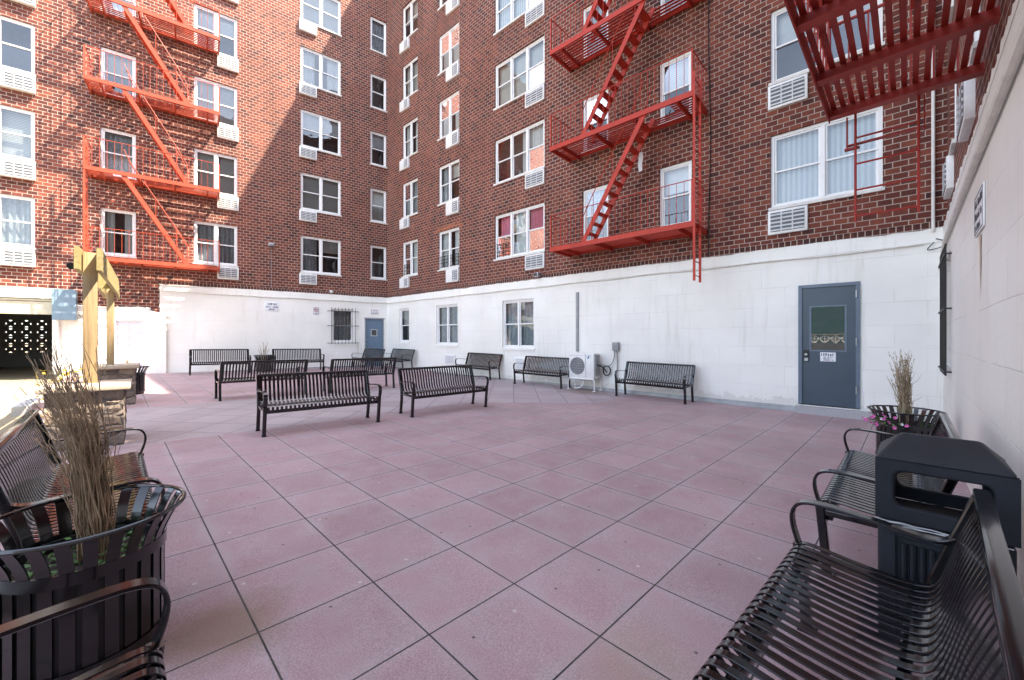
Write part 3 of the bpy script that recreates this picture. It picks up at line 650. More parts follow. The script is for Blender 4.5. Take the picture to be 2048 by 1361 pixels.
# ------------------------------------------------------------------ fire escapes
def fire_escape(name, label, O, r, x0, x1, zs, mat, depth=1.0, stairs=(), rail=True, ladder=None, slat_dir='x', first_solid=True, group=None):
    """origin at the wall foot of its left end; platforms z list; stairs (level, x top, x bottom, d0, d1)"""
    t = thing(name, label, 'fire escape', loc(O, r, x0), r, group); L = x1 - x0
    for k, z in enumerate(zs):
        m = MB(); D = depth
        m.box(0, L, -D, -D + .045, z - .09, z + .03); m.box(0, .045, -D + .045, 0, z - .09, z + .03); m.box(L - .045, L, -D + .045, 0, z - .09, z + .03); m.box(.045, L - .045, -.06, -.015, z - .06, z + .02)
        st = [s for s in stairs if s[0] == k]
        hole = (st[0][1] - .25, st[0][1] + .5, st[0][3], st[0][4]) if st else None
        y = -D + .07
        while y < -.09:
            if hole and -hole[3] - .02 < y < -hole[2] + .02 and k:
                a, b = sorted(hole[:2]); m.box(.045, a, y, y + .06, z - .002, z + .008); m.box(b, L - .045, y, y + .06, z - .002, z + .008)
            else: m.box(.045, L - .045, y, y + .06, z - .002, z + .008)
            y += .1
        nb = 4
        for i in range(nb):
            x = .35 + (L - .7) * i / (nb - 1); m.box(x - .02, x + .02, -D + .045, 0, z - .11, z - .0025)
        p = m.build('platform', mat, t, 0)
        if rail:
            g = MB(); H = .92
            for hz, s in ((H, .02),):
                g.bar((0.02, -D + .02, z + hz), (L - .02, -D + .02, z + hz), s, s * .7); g.bar((.02, -D + .02, z + hz), (.02, -.01, z + hz), s, s * .7); g.bar((L - .02, -D + .02, z + hz), (L - .02, -.01, z + hz), s, s * .7)
            n = int(L / .16)
            for i in range(n + 1):
                x = .02 + (L - .04) * i / n; w_ = .032 if i in (0, n) else .009; g.box(x - w_ / 2, x + w_ / 2, -D + .012, -D + .012 + w_, z + .03, z + H)
            for x in (.02, L - .02):
                for i in range(1, 6): y = -D + .02 + (D - .03) * i / 6; g.box(x - .006, x + .006, y - .006, y + .006, z + .03, z + H)
            g.build('railing', mat, t, 0)
    for (k, xt, xb, d0, d1) in stairs:
        zt = zs[k] if k < len(zs) else zs[-1] + 2.68; zb = zs[k - 1]; m = MB()
        for d in (d0, d1): m.bar((xt, -d, zt), (xb, -d, zb + .02), .022, .12, (0, 0, 1))
        n = 12
        for i in range(1, n):
            f = i / n; x = xt + (xb - xt) * f; z = zt + (zb - zt) * f; m.box(x - .08, x + .08, -d1 + .012, -d0 - .012, z - .012, z + .012)
        s = m.build('stair', mat, t, 0); h = MB(); dx = (xb - xt); sg = 1 if dx > 0 else -1
        for d in (d0, d1):
            pts = [(xt + sg * .05, -d, zt + .75), (xt + dx * .12, -d, zt - .12 * (zt - zb) + .72), (xt + dx * .85, -d, zt - .85 * (zt - zb) + .72), (xb, -d, zb + .68), (xb + sg * .02, -d, zb + .1)]
            h.tube(pts, .011, 6)
            for f in (.15, .5, .82): h.tube([(xt + dx * f, -d, zt + (zb - zt) * f), (xt + dx * f, -d, zt + (zb - zt) * f + .72)], .008, 5)
        h.build('handrail', mat, s)
    if ladder:
        lx, d0, d1, z0, z1, axis = ladder; m = MB()
        P = (lambda d, z: (lx, -d, z)) if axis == 'y' else (lambda d, z: (lx + d, -depth - .05, z))
        for d in (d0, d1): m.bar(P(d, z0), P(d, z1), .05, .022, (0, 1, 0))
        z = z0 + .12
        while z < z1: m.tube([P(d0, z), P(d1, z)], .011, 6); z += .3
        m.build('ladder', mat, t, 0)
    return t
FZ = [3.88, 6.62, 9.36, 12.0]
feA = fire_escape('fire_escape', 'orange red fire escape on the sunlit left wall throwing lattice shadows', A0, AR, -9.74, -6.39, FZ, 'orange', 1.0,
    stairs=[(1, .84, 2.45, .52, .97), (2, .84, 2.45, .52, .97), (3, .84, 2.45, .52, .97), (4, .84, 2.45, .52, .97)], ladder=(.02, .98, .62, 2.35, 7.45, 'y'))
feB = fire_escape('fire_escape', 'red fire escape with a drop ladder on the shaded middle wall', B0, BR, 10.28, 14.1, [3.88, 6.68, 9.36, 12.0], 'red', 1.0,
    stairs=[(1, 2.75, 1.05, .5, .95), (2, 2.75, 1.05, .5, .95), (3, 2.75, 1.05, .5, .95)], ladder=(3.85, 1.0, .62, 2.62, 7.1, 'y'))
# near right escape, seen from below: slats along the wall on heavy cross beams
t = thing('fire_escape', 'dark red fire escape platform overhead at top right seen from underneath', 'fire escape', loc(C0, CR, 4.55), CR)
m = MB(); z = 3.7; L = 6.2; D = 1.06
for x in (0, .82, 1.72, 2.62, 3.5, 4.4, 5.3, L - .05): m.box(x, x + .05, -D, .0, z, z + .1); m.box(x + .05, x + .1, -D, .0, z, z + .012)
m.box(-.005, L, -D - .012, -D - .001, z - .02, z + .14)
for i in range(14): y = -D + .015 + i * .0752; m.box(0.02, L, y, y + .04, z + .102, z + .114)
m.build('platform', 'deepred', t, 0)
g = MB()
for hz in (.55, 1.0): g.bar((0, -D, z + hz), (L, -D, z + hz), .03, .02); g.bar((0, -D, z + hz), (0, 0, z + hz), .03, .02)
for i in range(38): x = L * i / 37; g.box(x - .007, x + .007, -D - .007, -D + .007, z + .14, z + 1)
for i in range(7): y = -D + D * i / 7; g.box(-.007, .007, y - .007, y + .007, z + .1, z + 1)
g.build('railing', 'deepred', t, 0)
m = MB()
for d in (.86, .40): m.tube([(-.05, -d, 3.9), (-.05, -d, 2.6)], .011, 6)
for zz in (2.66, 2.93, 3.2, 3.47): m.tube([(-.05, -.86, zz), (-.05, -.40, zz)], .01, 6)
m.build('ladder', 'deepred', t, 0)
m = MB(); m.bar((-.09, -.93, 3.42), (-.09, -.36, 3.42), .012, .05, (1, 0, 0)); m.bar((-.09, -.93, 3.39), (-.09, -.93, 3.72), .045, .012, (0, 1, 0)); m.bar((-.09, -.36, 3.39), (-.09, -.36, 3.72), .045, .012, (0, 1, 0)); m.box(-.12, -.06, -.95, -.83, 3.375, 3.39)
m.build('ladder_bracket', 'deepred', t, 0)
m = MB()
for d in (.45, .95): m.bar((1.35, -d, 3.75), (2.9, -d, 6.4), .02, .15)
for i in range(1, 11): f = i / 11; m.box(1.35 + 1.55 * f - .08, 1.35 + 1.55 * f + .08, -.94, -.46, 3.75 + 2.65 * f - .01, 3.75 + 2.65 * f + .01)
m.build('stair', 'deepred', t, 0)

# ------------------------------------------------------------------ benches
SEAT = spline([(-.215, .335), (-.262, .362), (-.275, .405), (-.245, .437), (-.19, .44), (-.05, .424), (.08, .414), (.15, .416)], 6)
BACK = spline([(.15, .416), (.195, .432), (.222, .475), (.245, .55), (.272, .66), (.305, .76), (.328, .815)], 6)
def make_bench():
    t = thing('bench', 'x', 'bench', group='black slatted steel benches around the plaza')
    s = MB(); b = MB(); n = 29; L = 1.6
    for i in range(n):
        x = -L / 2 + L * i / (n - 1); s.ribbon(SEAT, x - .0168, x + .0168, .006); b.ribbon(BACK, x - .0168, x + .0168, .006)
    seat = s.build('seat', 'black', t, 30); back = b.build('backrest', 'black', t, 30)
    r = MB(); r.bev(-.85, .85, .305, .352, .808, .85, .008); r.build('top_rail', 'black', back)
    r = MB(); r.bev(-.82, .82, -.235, -.2, .322, .37, .006); r.bev(-.82, .82, .13, .165, .37, .405, .006); r.build('seat_rail', 'black', seat)
    for sx in (-1, 1):
        x = sx * .84; a, c = x - .028, x + .028
        m = MB(); m.ribbon(spline([(-.225, .012), (-.235, .15), (-.25, .3), (-.262, .42)], 4), x - .024, x + .024, .045, .006); m.box(x - .03, x + .03, -.26, -.185, 0, .014); m.build('leg', 'black', t)
        m = MB(); m.ribbon(spline([(.235, .012), (.215, .15), (.195, .3), (.2, .42), (.24, .56), (.282, .69), (.328, .83)], 4), x - .024, x + .024, .04, .006); m.box(x - .03, x + .03, .2, .275, 0, .014); m.build('leg', 'black', t)
        m = MB(); m.ribbon(spline([(-.262, .42), (-.285, .5), (-.288, .565), (-.262, .615), (-.2, .634), (-.08, .63), (.06, .618), (.16, .607), (.22, .61), (.262, .635)], 5), a, c, .014, .004); m.build('armrest', 'black', t)
        m = MB(); m.bev(x - .02, x + .02, -.235, .19, .36, .395, .005); m.build('side_rail', 'black', t)
    return t
proto = make_bench()
BN = [ # x, y, rot deg, label
    (-3.06, 6.43, 41.7, 'black slatted bench at the front of the middle group, facing the open floor'),
    (-1.33, 7.98, 41.4, 'black slatted bench just right of the front middle bench, in the same line'),
    (-4.03, 10.62, -137, 'black slatted bench showing its back, behind the gap between the two front middle benches'),
    (-5.74, 9.21, -135, 'black slatted bench showing its back, between the stone pillars and the middle group'),
    (-10.22, 14.03, 40, 'black bench by the far white wall, leftmost of the row under the signs'),
    (-8.3, 15.55, 38, 'black bench by the far white wall, right of the small planter with bare sticks'),
    (-6.22, 17.2, -42.5, 'black bench standing in front of the small far blue door'),
    (-4.98, 17.28, -42.5, 'black bench in the far corner against the wall, under the narrow single window'),
    (-1.2, 13.95, -41.5, 'black bench against the white wall, below and left of the wide ground floor window'),
    (.88, 11.97, -39.5, 'black bench against the white wall, just left of the outdoor cooling unit'),
    (3.38, 9.6, -43.6, 'black bench against the white wall, between the cooling unit and the large slate blue door'),
    (2.68, 2.89, 225.3, 'black bench behind the trash can, along the right wall near the flower planter'),
    (.986, 1.232, 222.7, 'large black bench filling the bottom right corner, in front of the trash can'),
    (-2.74, 2.6, 135, 'black bench on the left behind the tall dry stems, next to the stone pillar'),
    (-.74, .5, 135, 'black bench cut off at the bottom left corner, in front of the big planter'),
]
for i, (x, y, a, lab) in enumerate(BN):
    o = proto if i == 0 else copy_tree(proto)
    o.location = (x, y, gz(x, y)); o['label'] = lab
    # stand square on the slightly sloping paving
    e = .3; nrm = Vector((-(gz(x + e, y) - gz(x - e, y)) / (2 * e), -(gz(x, y + e) - gz(x, y - e)) / (2 * e), 1)).normalized()
    q = Vector((0, 0, 1)).rotation_difference(nrm) @ Matrix.Rotation(R(a), 3, 'Z').to_quaternion()
    o.rotation_euler = q.to_euler()

# ------------------------------------------------------------------ planters and plants
def make_planter():
    t = thing('planter', 'x', 'planter', group='black slatted metal planters')
    m = MB(); n = 26
    for i in range(n):
        th = 2 * pi * i / n; c, s = cos(th), sin(th); hw = .022
        prof = spline([(.262, .03), (.262, .2), (.262, .42), (.27, .48), (.29, .535), (.318, .59), (.335, .612)], 3)
        vs = []
        for (r, z) in prof:
            for rr, k in ((r, -hw), (r, hw), (r - .006, hw), (r - .006, -hw)): vs.append((c * rr - s * k, s * rr + c * k, z))
        m.add(vs, [(q * 4 + j, (q + 1) * 4 + j, (q + 1) * 4 + (j + 1) % 4, q * 4 + (j + 1) % 4) for q in range(len(prof) - 1) for j in range(4)])
    m.build('slats', 'black', t, 40)
    m = MB(); m.tube([(.336 * cos(2 * pi * j / 48), .336 * sin(2 * pi * j / 48), .613) for j in range(49)], .0095, 8); m.build('rim', 'black', t)
    m = MB()
    for z0, z1 in ((.04, .075), (.42, .47)): m = MB(); m.lathe([(.264, z0), (.27, z0), (.27, z1), (.264, z1), (.264, z0)], 40); m.build('band', 'black', t)
    m = MB(); m.lathe([(.25, .0), (.252, .45), (.24, .45), (.238, .40)], 36); m.disc(.25, .02, 36); m.build('liner', 'blackmatt', t)
    m = MB(); k = 24
    vs = [(0, 0, .42)] + [(r * cos(2 * pi * j / k), r * sin(2 * pi * j / k), .41 + rnd.uniform(-.012, .012)) for r in (.12, .239) for j in range(k)]
    m.add(vs, [(0, 1 + j, 1 + (j + 1) % k) for j in range(k)] + [(1 + j, 1 + k + j, 1 + k + (j + 1) % k, 1 + (j + 1) % k) for j in range(k)]); m.build('soil', 'soil', t)
    return t
pl0 = make_planter()
PN = [(-1.9, 1.79, 'large black slatted planter at left with tall brown stems and green ground leaves'), (4.72, 4.8, 'black slatted planter with pink flowers near the slate blue door'),
      (-9.3, 15.0, 'small black planter between the two far benches by the white wall'), (-8.75, 9.15, 'black slatted planter half hidden behind the stone pillars')]
for i, (x, y, lab) in enumerate(PN):
    o = pl0 if i == 0 else copy_tree(pl0); o.location = (x, y, gz(x, y)); o['label'] = lab

def stems(label, x, y, n, h, lean, spread, mat, seed, r=.004, buds=0, z0=.4, base=.09, br=2):
    rr = random.Random(seed); m = MB()
    for i in range(n):
        a = rr.uniform(0, 2 * pi); q = base * math.sqrt(rr.random()); p = Vector((q * cos(a), q * sin(a), z0)); hh = h * rr.uniform(.55, 1.05)
        tip = Vector((q * cos(a) * spread + lean[0] * hh + rr.gauss(0, .05), q * sin(a) * spread + lean[1] * hh + rr.gauss(0, .05), z0 + hh))
        pts = []
        k = 7; wob = [Vector((rr.gauss(0, .008), rr.gauss(0, .008), 0)) for _ in range(k + 1)]
        for j in range(k + 1):
            t = j / k; b = Vector((p.x + (tip.x - p.x) * t ** 2.1, p.y + (tip.y - p.y) * t ** 2.1, p.z + (tip.z - p.z) * t)) + wob[j] * (1 if j else 0); pts.append(b)
        m.tube(pts, r * rr.uniform(.8, 1.3), 5, r * .4)
        for _ in range(br):
            j = rr.randint(3, k - 1); s = pts[j]; d = Vector((rr.gauss(0, .05) + lean[0] * .1, rr.gauss(0, .05) + lean[1] * .1, rr.uniform(.08, .2)))
            m.tube([s, s + d * .5 + Vector((rr.gauss(0, .012), rr.gauss(0, .012), 0)), s + d], r * .55, 4, r * .25)
        for _ in range(buds):
            j = rr.uniform(1.5, k - .2); s = pts[int(j)].lerp(pts[min(k, int(j) + 1)], j % 1) + Vector((rr.gauss(0, .006), rr.gauss(0, .006), 0))
            m.tube([s, s + Vector((rr.gauss(0, .004), rr.gauss(0, .004), .007)), s + Vector((rr.gauss(0, .006), rr.gauss(0, .006), .016))], .0048, 5, .002)
    o = m.build('dried_plant', mat); o.location = (x, y, gz(x, y)); tag(o, label, 'dried plant', 'dried stems standing in the planters'); return o
stems('tall bundle of bare brown stems leaning left from the large left planter', -1.86, 1.79, 100, .92, (-.33, .12), 1.15, 'twig', 3, .0034, 0, base=.058, br=3)
stems('pale dry budded stems rising from the planter near the slate blue door', 4.72, 4.8, 58, .92, (-.03, .02), 1.5, 'twigpale', 5, .0045, 16, base=.06, br=1)
stems('few bare sticks in the small planter by the far white wall', -9.3, 15.0, 9, .72, (.02, 0), 2.4, 'twigpale', 8, .012, 2, base=.1, br=1)
stems('short bundle of dry sticks in the planter behind the stone pillars', -8.75, 9.15, 26, .5, (.02, 0), 1.6, 'twigpale', 9, .007, 4, base=.08, br=1)

def leaves(name, label, cat, x, y, z, n, rad, hgt, size, mats, seed, flat=.5, kind=None):
    rr = random.Random(seed); m = MB()
    for i in range(n):
        a = rr.uniform(0, 2 * pi); q = rad * math.sqrt(rr.random()); c = Vector((q * cos(a), q * sin(a), rr.uniform(0, hgt)))
        u = Vector((rr.gauss(0, 1), rr.gauss(0, 1), rr.gauss(0, flat))).normalized(); v = u.cross(Vector((rr.gauss(0, .5), rr.gauss(0, .5), 1))).normalized(); s = size * rr.uniform(.6, 1.3)
        m.mi = rr.randrange(len(mats)); up = u.cross(v) * s * .15
        m.add([c - u * s, c - v * s * .45 + up, c + u * s, c + v * s * .45 + up], [(0, 1, 2), (0, 2, 3)])
    o = m.build(name, mats, None, 0); o.location = (x, y, gz(x, y) + z); return tag(o, label, cat, None, kind)
leaves('ground_leaves', 'small green leaves carpeting the soil of the large left planter', 'ground cover', -1.9, 1.79, .415, 240, .23, .04, .016, ['leaf'], 4)
leaves('sprout', 'small green sprout in the planter near the slate blue door', 'plant', 4.86, 4.7, .41, 40, .05, .1, .025, ['leaf'], 6)
def flowers():
    rr = random.Random(12); t = thing('petunia', 'pink and magenta petunias spilling over the left rim of the planter by the door', 'flowers', (4.72, 4.8, gz(4.72, 4.8)))
    l = MB()
    for i in range(30):
        a = rr.uniform(2.7, 4.0); q = rr.uniform(.2, .42); c = Vector((q * cos(a), q * sin(a), .47 + rr.uniform(-.03, .1) - (q - .3) * .1)); n = Vector((rr.gauss(-.5, .4), rr.gauss(-.7, .3), .5)).normalized()
        u = n.cross(Vector((0, 0, 1))).normalized(); v = n.cross(u); s = rr.uniform(.015, .026); k = 10
        vs = [c - n * .012] + [c + (u * cos(2 * pi * j / k) + v * sin(2 * pi * j / k)) * s * (1 if j % 2 else .8) for j in range(k)]; g = MB(); g.add(vs, [(0, 1 + j, 1 + (j + 1) % k) for j in range(k)]); g.build('flower', 'signwhite' if i % 5 == 0 else 'petal', t, 0)
        p0 = Vector((.16 * cos(a), .16 * sin(a), .42)); l.tube([p0, (p0 + c) / 2 + Vector((0, 0, .04)), c], .003, 4)
    for i in range(60):
        a = rr.uniform(2.8, 3.9); q = rr.uniform(.15, .4); c = Vector((q * cos(a), q * sin(a), .44 + rr.uniform(-.02, .07))); u = Vector((rr.gauss(0, 1), rr.gauss(0, 1), rr.gauss(0, .5))).normalized(); v = u.cross(Vector((0, 0, 1))).normalized(); s = .02
        l.add([c - u * s, c - v * s * .5, c + u * s, c + v * s * .5], [(0, 1, 2), (0, 2, 3)])
    l.build('foliage', 'leaf', t, 0)
flowers()

# ------------------------------------------------------------------ trash can
tc_ = thing('trash_can', 'square dark textured plastic trash can with open hooded top between two right benches', 'trash can', (2.03, 1.9, gz(2.03, 1.9)), CR + pi / 2)
W_, DP, HB, HH = .435, .40, .6, .975      # local -y faces the camera end of the wall
def rrect(x0, x1, z0, z1, r, n=5):
    out = []
    for cx, cz, a0 in ((x1 - r, z0 + r, -90), (x1 - r, z1 - r, 0), (x0 + r, z1 - r, 90), (x0 + r, z0 + r, 180)):
        for i in range(n + 1): a = R(a0 + 90 * i / n); out.append((cx + r * cos(a), cz + r * sin(a)))
    return out
def pierced(m, x0, x1, z0, z1, hole, yf, yb):
    """front panel and back panel with a rounded opening joined by its rim"""
    per = []
    cx, cz = (hole[0][0] + hole[len(hole) // 2][0]) / 2, sum(p[1] for p in hole) / len(hole)
    for (x, z) in hole:
        dx, dz = x - (x0 + x1) / 2, z - cz
        k = min(((x1 if dx > 0 else x0) - (x0 + x1) / 2) / dx if abs(dx) > 1e-6 else 9e9, ((z1 if dz > 0 else z0) - cz) / dz if abs(dz) > 1e-6 else 9e9)
        per.append(((x0 + x1) / 2 + dx * k, cz + dz * k))
    n = len(hole); vs = []
    for y in (yf, yb):
        vs += [(x, y, z) for x, z in hole] + [(x, y, z) for x, z in per]
    fs = []
    for j in range(n):
        q = (j + 1) % n; fs += [(j, q, n + q, n + j), (2 * n + j, 3 * n + j, 3 * n + q, 2 * n + q), (j, 2 * n + j, 2 * n + q, q)]
    m.add(vs, fs)
    for (px, pz) in ((x0, z0), (x1, z0), (x1, z1), (x0, z1)):      # corner fillers
        near = sorted(range(n), key=lambda j: (per[j][0] - px) ** 2 + (per[j][1] - pz) ** 2)
        e1 = next(j for j in near if abs(per[j][0] - px) < 1e-4); e2 = next(j for j in near if abs(per[j][1] - pz) < 1e-4)
        for y in (yf, yb): m.add([(px, y, pz), (per[e1][0], y, per[e1][1]), (per[e2][0], y, per[e2][1])], [(0, 1, 2)])
hw, hd = W_ / 2, DP / 2
m = MB(); op = rrect(-hw + .07, hw - .07, .665, .825, .035)
pierced(m, -hw, hw, HB, .875, op, -hd, -hd + .03); pierced(m, -hw, hw, HB, .875, op, hd - .03, hd)
m.box(-hw, -hw + .035, -hd + .03, hd - .03, HB, .875); m.box(hw - .035, hw, -hd + .03, hd - .03, HB, .875)
t_ = .085
m.add([(-hw, -hd, .875), (hw, -hd, .875), (hw, hd, .875), (-hw, hd, .875), (-hw + t_, -.012, HH), (hw - t_, -.012, HH), (hw - t_, .012, HH), (-hw + t_, .012, HH)],
      [(0, 1, 5, 4), (1, 2, 6, 5), (2, 3, 7, 6), (3, 0, 4, 7), (4, 5, 6, 7), (3, 2, 1, 0)])
lid = m.build('hood', 'plastic', tc_, 30)
bv = lid.modifiers.new('soft_edges', 'BEVEL'); bv.width = .022; bv.segments = 4; bv.limit_method = 'ANGLE'; bv.angle_limit = R(40)
m = MB(); m.bev(-hw + .008, hw - .008, -hd + .008, hd - .008, .0, HB - .006, .018); body = m.build('body', 'plastic', tc_, 40)
m = MB()
for sy in (-1, 1):
    for i in range(9): x = -.12 + .03 * i; m.tube([(x, sy * (hd - .006), .07), (x, sy * (hd - .006), .5)], .0125, 8)
    y = sy * (hd - .004); m.tube([(-.15, y, .05), (.15, y, .05), (.15, y, .53), (-.15, y, .53), (-.15, y, .05)], .008, 6)
m.build('fluted_panel', 'plastic', body)
m = MB(); m.box(-hw + .045, hw - .045, -hd + .04, hd - .04, .5, .6); m.build('liner', 'blackmatt', tc_, 0)
m = MB(); rr = random.Random(2); n = 9
for row in range(3):
    pts = spline([(-hw - .003 + (W_ * (.95 - row * .1) + .006) * i / n, -hd - .003 - rr.uniform(0, .003), HB - .01 - row * .007 + rr.uniform(-.004, .004)) for i in range(n + 1)], 4); m.tube(pts, .0024, 4)
m.build('bag_edge', 'rubbish', tc_)

# ------------------------------------------------------------------ gateway: stone pillars and timber beam
P1 = Vector((-5.48, 5.2)); P2 = Vector((-7.83, 7.8)); gd = (P2 - P1).normalized(); ga = math.atan2(-gd.x, gd.y)
def pillar(p, label):
    t = thing('stone_pillar', label, 'pillar', (p.x, p.y, gz(p.x, p.y)), ga, 'stone pillars of the gateway'); m = MB(); n = 8; h = .7; s = .335
    rr = random.Random(int(p.x * 100))
    # faces subdivided and pushed about so that the stones stand out from each other
    for f in range(4):
        ca, sa = cos(f * pi / 2), sin(f * pi / 2); vs = []; N_ = 22
        for i in range(N_ + 1):
            for j in range(N_ + 1):
                u = -s + 2 * s * i / N_; z = -.12 + (h + .12) * j / N_; k = 0 if i in (0, N_) else .012 * sin(u * 17 + int(z / .14) * 2.1) * sin(z * 22) + rr.uniform(-.004, .004)
                x, y = u, -s - k; vs.append((x * ca - y * sa, x * sa + y * ca, z))
        m.add(vs, [(i * (N_ + 1) + j, (i + 1) * (N_ + 1) + j, (i + 1) * (N_ + 1) + j + 1, i * (N_ + 1) + j + 1) for i in range(N_) for j in range(N_)])
    m.build('stonework', 'stone', t, 50); m = MB(); m.bev(-.4, .4, -.4, .4, h, h + .075, .014); m.build('cap', 'cap', t); return t
p1 = pillar(P1 + Vector((.01, -.03)), 'nearer stone pillar with a pale cap carrying the front timber post'); p2 = pillar(P2 + Vector((-.07, .1)), 'farther stone pillar with a pale cap carrying the rear timber post')
z1 = gz(P1.x, P1.y) + .77; z2 = gz(P2.x, P2.y) + .77
t = thing('timber_arch', 'yellow treated timber arch of two posts and a pair of rounded beams on stone pillars', 'arch', (P1.x, P1.y, 0), ga); Lg = (P2 - P1).length
for yy, zz, top in ((0, z1, 2.5), (Lg, z2, 2.45)):
    m = MB(); q = .064 if yy == 0 else .052; m.bev(-q, q, yy - q, yy + q, zz, top, .006); m.build('post', 'wood', t)
for sx in (-1, 1):
    m = MB(); xa, xb = (.075, .118) if sx > 0 else (-.118, -.075)
    pr = [(-.3, 2.25), (-.3, 2.53), (.0, 2.535), (Lg - .3, 2.535)] + [(Lg - .3 + .56 * sin(R(a)), 2.21 + .325 * cos(R(a))) for a in (15, 30, 45, 60, 75, 90)] + [(Lg + .26, 2.17), (Lg + .15, 2.2), (Lg - .15, 2.25)]
    n = len(pr); m.add([(xa, y, z) for y, z in pr] + [(xb, y, z) for y, z in pr], [tuple(range(n)), tuple(reversed(range(n, 2 * n)))] + [(i, (i + 1) % n, n + (i + 1) % n, n + i) for i in range(n)])
    bo = m.build('beam', 'beam', t, 30); m = MB()
    for yy in (.0, Lg):
        for zz in (2.32, 2.45): m.tube([(sx * .115, yy, zz), (sx * .127, yy, zz)], .014, 8)
    m.build('bolt', 'cable', bo)
m = MB(); m.box(-.075, .075, Lg * .72, Lg * .72 + .04, 2.27, 2.5); m.build('spacer', 'beam', t, 0)
lp = loc((P1.x, P1.y), ga, -.16, -.05, 2.3)
t = thing('spotlight', 'small black spotlight clipped to the left side of the timber arch', 'light', lp, ga); m = MB(); m.tube([(0, -.05, 0), (0, .06, .02)], .042, 12, .035); m.build('lamp_head', 'cable', t); m = MB(); m.bar((0, 0, 0), (.045, 0, .0), .02, .02); m.build('bracket', 'cable', t, 0)
leaves('flowering_plant', 'yellow leafed plant catching the sun behind the nearer pillar', 'plant', -7.45, 6.65, .0, 260, .3, .8, .045, ['yellow', 'yellow', 'leaf'], 21)

# ------------------------------------------------------------------ wall fittings
def on(O, r, x, y, z): return loc(O, r, x, y, z)
# outdoor cooling unit on a white tube stand
t = thing('cooling_unit', 'white outdoor cooling unit with a round fan grille on a white tube stand', 'air conditioner', on(B0, BR, 11.0, -.36, gz(2.1, 10.9)), BR)
m = MB(); m.bev(-.4, .4, -.16, .16, .33, 1.02, .014); case = m.build('case', 'ac', t)
m = MB(); m.mi = 1; m.add([(-.13 + .24 * cos(2 * pi * j / 40), -.163, .67 + .24 * sin(2 * pi * j / 40)) for j in range(40)], [tuple(range(40))]); m.mi = 0
for k in range(1, 8): m.tube([(-.13 + .033 * k * cos(2 * pi * j / 32), -.172, .67 + .033 * k * sin(2 * pi * j / 32)) for j in range(33)], .0035, 4)
for i in range(-3, 4): h = math.sqrt(max(0, .236 ** 2 - (i * .066) ** 2)); m.box(-.13 + i * .066 - .005, -.13 + i * .066 + .005, -.18, -.171, .67 - h, .67 + h); m.box(-.13 - h, -.13 + h, -.181, -.172, .67 + i * .066 - .004, .67 + i * .066 + .004)
m.build('fan_grille', ['ivory', 'acdark'], case)
m = MB(); m.box(.14, .142, -.17, -.161, .36, 1.0); m.box(-.39, .39, -.166, -.161, .955, .96); m.build('panel_seam', 'acdark', case, 0)
m = MB(); m.add([(.19, -.164, .88), (.24, -.164, .88), (.26, -.164, .95), (.22, -.164, .95)], [(0, 1, 2, 3)]); m.build('emblem', 'logo', case, 0)
m = MB(); m.box(.402, .425, -.12, .1, .42, .97); m.build('service_cover', 'greybox', case, 0)
m = MB()
for y in (-.17, .17): m.tube(spline([(-.42, y, 0), (-.42, y, .22), (-.39, y, .3), (-.32, y, .32), (.32, y, .32), (.39, y, .3), (.42, y, .22), (.42, y, 0)], 4), .016, 8)
for x in (-.42, .42):
    for y in (-.17, .17): m.lathe([(0, .0), (.055, .0), (.055, .012), (0, .014)], 16, x, y)
m.tube([(-.2, -.17, .32), (-.2, .17, .32)], .014, 8); m.tube([(.2, -.17, .32), (.2, .17, .32)], .014, 8); m.build('stand', 'vinyl', t)
m = MB(); m.tube(spline([(.0, -.02, .33), (-.02, -.1, .12), (-.1, -.16, .06), (-.2, -.18, .05)], 6), .014, 8); m.build('drain_hose', 'vinyl', t)
# coiled black line behind the unit
m = MB(); m.tube([(.56 + .11 * cos(a * .35), .24 + .008 * sin(a), .55 + .13 * sin(a * .35)) for a in range(64)], .016, 7); m.tube(spline([(.42, -.05, .72), (.5, .1, .66), (.58, .22, .5)], 6), .016, 7); m.build('line_set', 'cable', t)
t = thing('switch_box', 'small grey electrical box on the white wall above and right of the cooling unit', 'electrical box', on(B0, BR, 11.82, -.05, 0), BR)
m = MB(); m.bev(-.09, .09, -.1, 0, 1.05, 1.28, .008); m.build('box', 'greybox', t); m = MB(); m.box(-.06, .06, -.106, -.101, 1.1, 1.22); m.build('box_label', 'pipe', t, 0)
m = MB(); m.tube([(.04, -.05, 1.05), (.04, -.05, .0)], .014, 8); m.tube(spline([(-.04, -.05, 1.05), (-.05, -.06, .85), (-.13, -.1, .66), (-.28, -.22, .66), (-.38, -.3, .74)], 6), .013, 8); m.build('conduit', 'pipe', t)
m = MB(); m.box(-.035, .035, -.05, 0, .9, 2.62); o = m.build('duct', 'greybox', None, 0); o.location = on(B0, BR, 10.58, -.05, .1); o.rotation_euler = (0, 0, BR); tag(o, 'grey vertical line cover running up the white wall above the cooling unit', 'duct')
for (x, lab) in ((4.75, 'white wall vent grille low on the wall beside the bench left of the wide window'), (8.45, 'white wall vent grille low on the wall behind the bench left of the cooling unit')):
    t = thing('wall_vent', lab, 'vent', on(B0, BR, x, -.05, .38), BR, 'low wall vents'); m = MB(); m.box(-.3, .3, -.05, 0, 0, .36); m.build('frame', 'vinyl', t, 0); g = MB()
    for i in range(6): z = .04 + i * .05; g.box(-.26, .26, -.058, -.051, z, z + .028)
    g.build('louvre', 'louvre', t, 0)
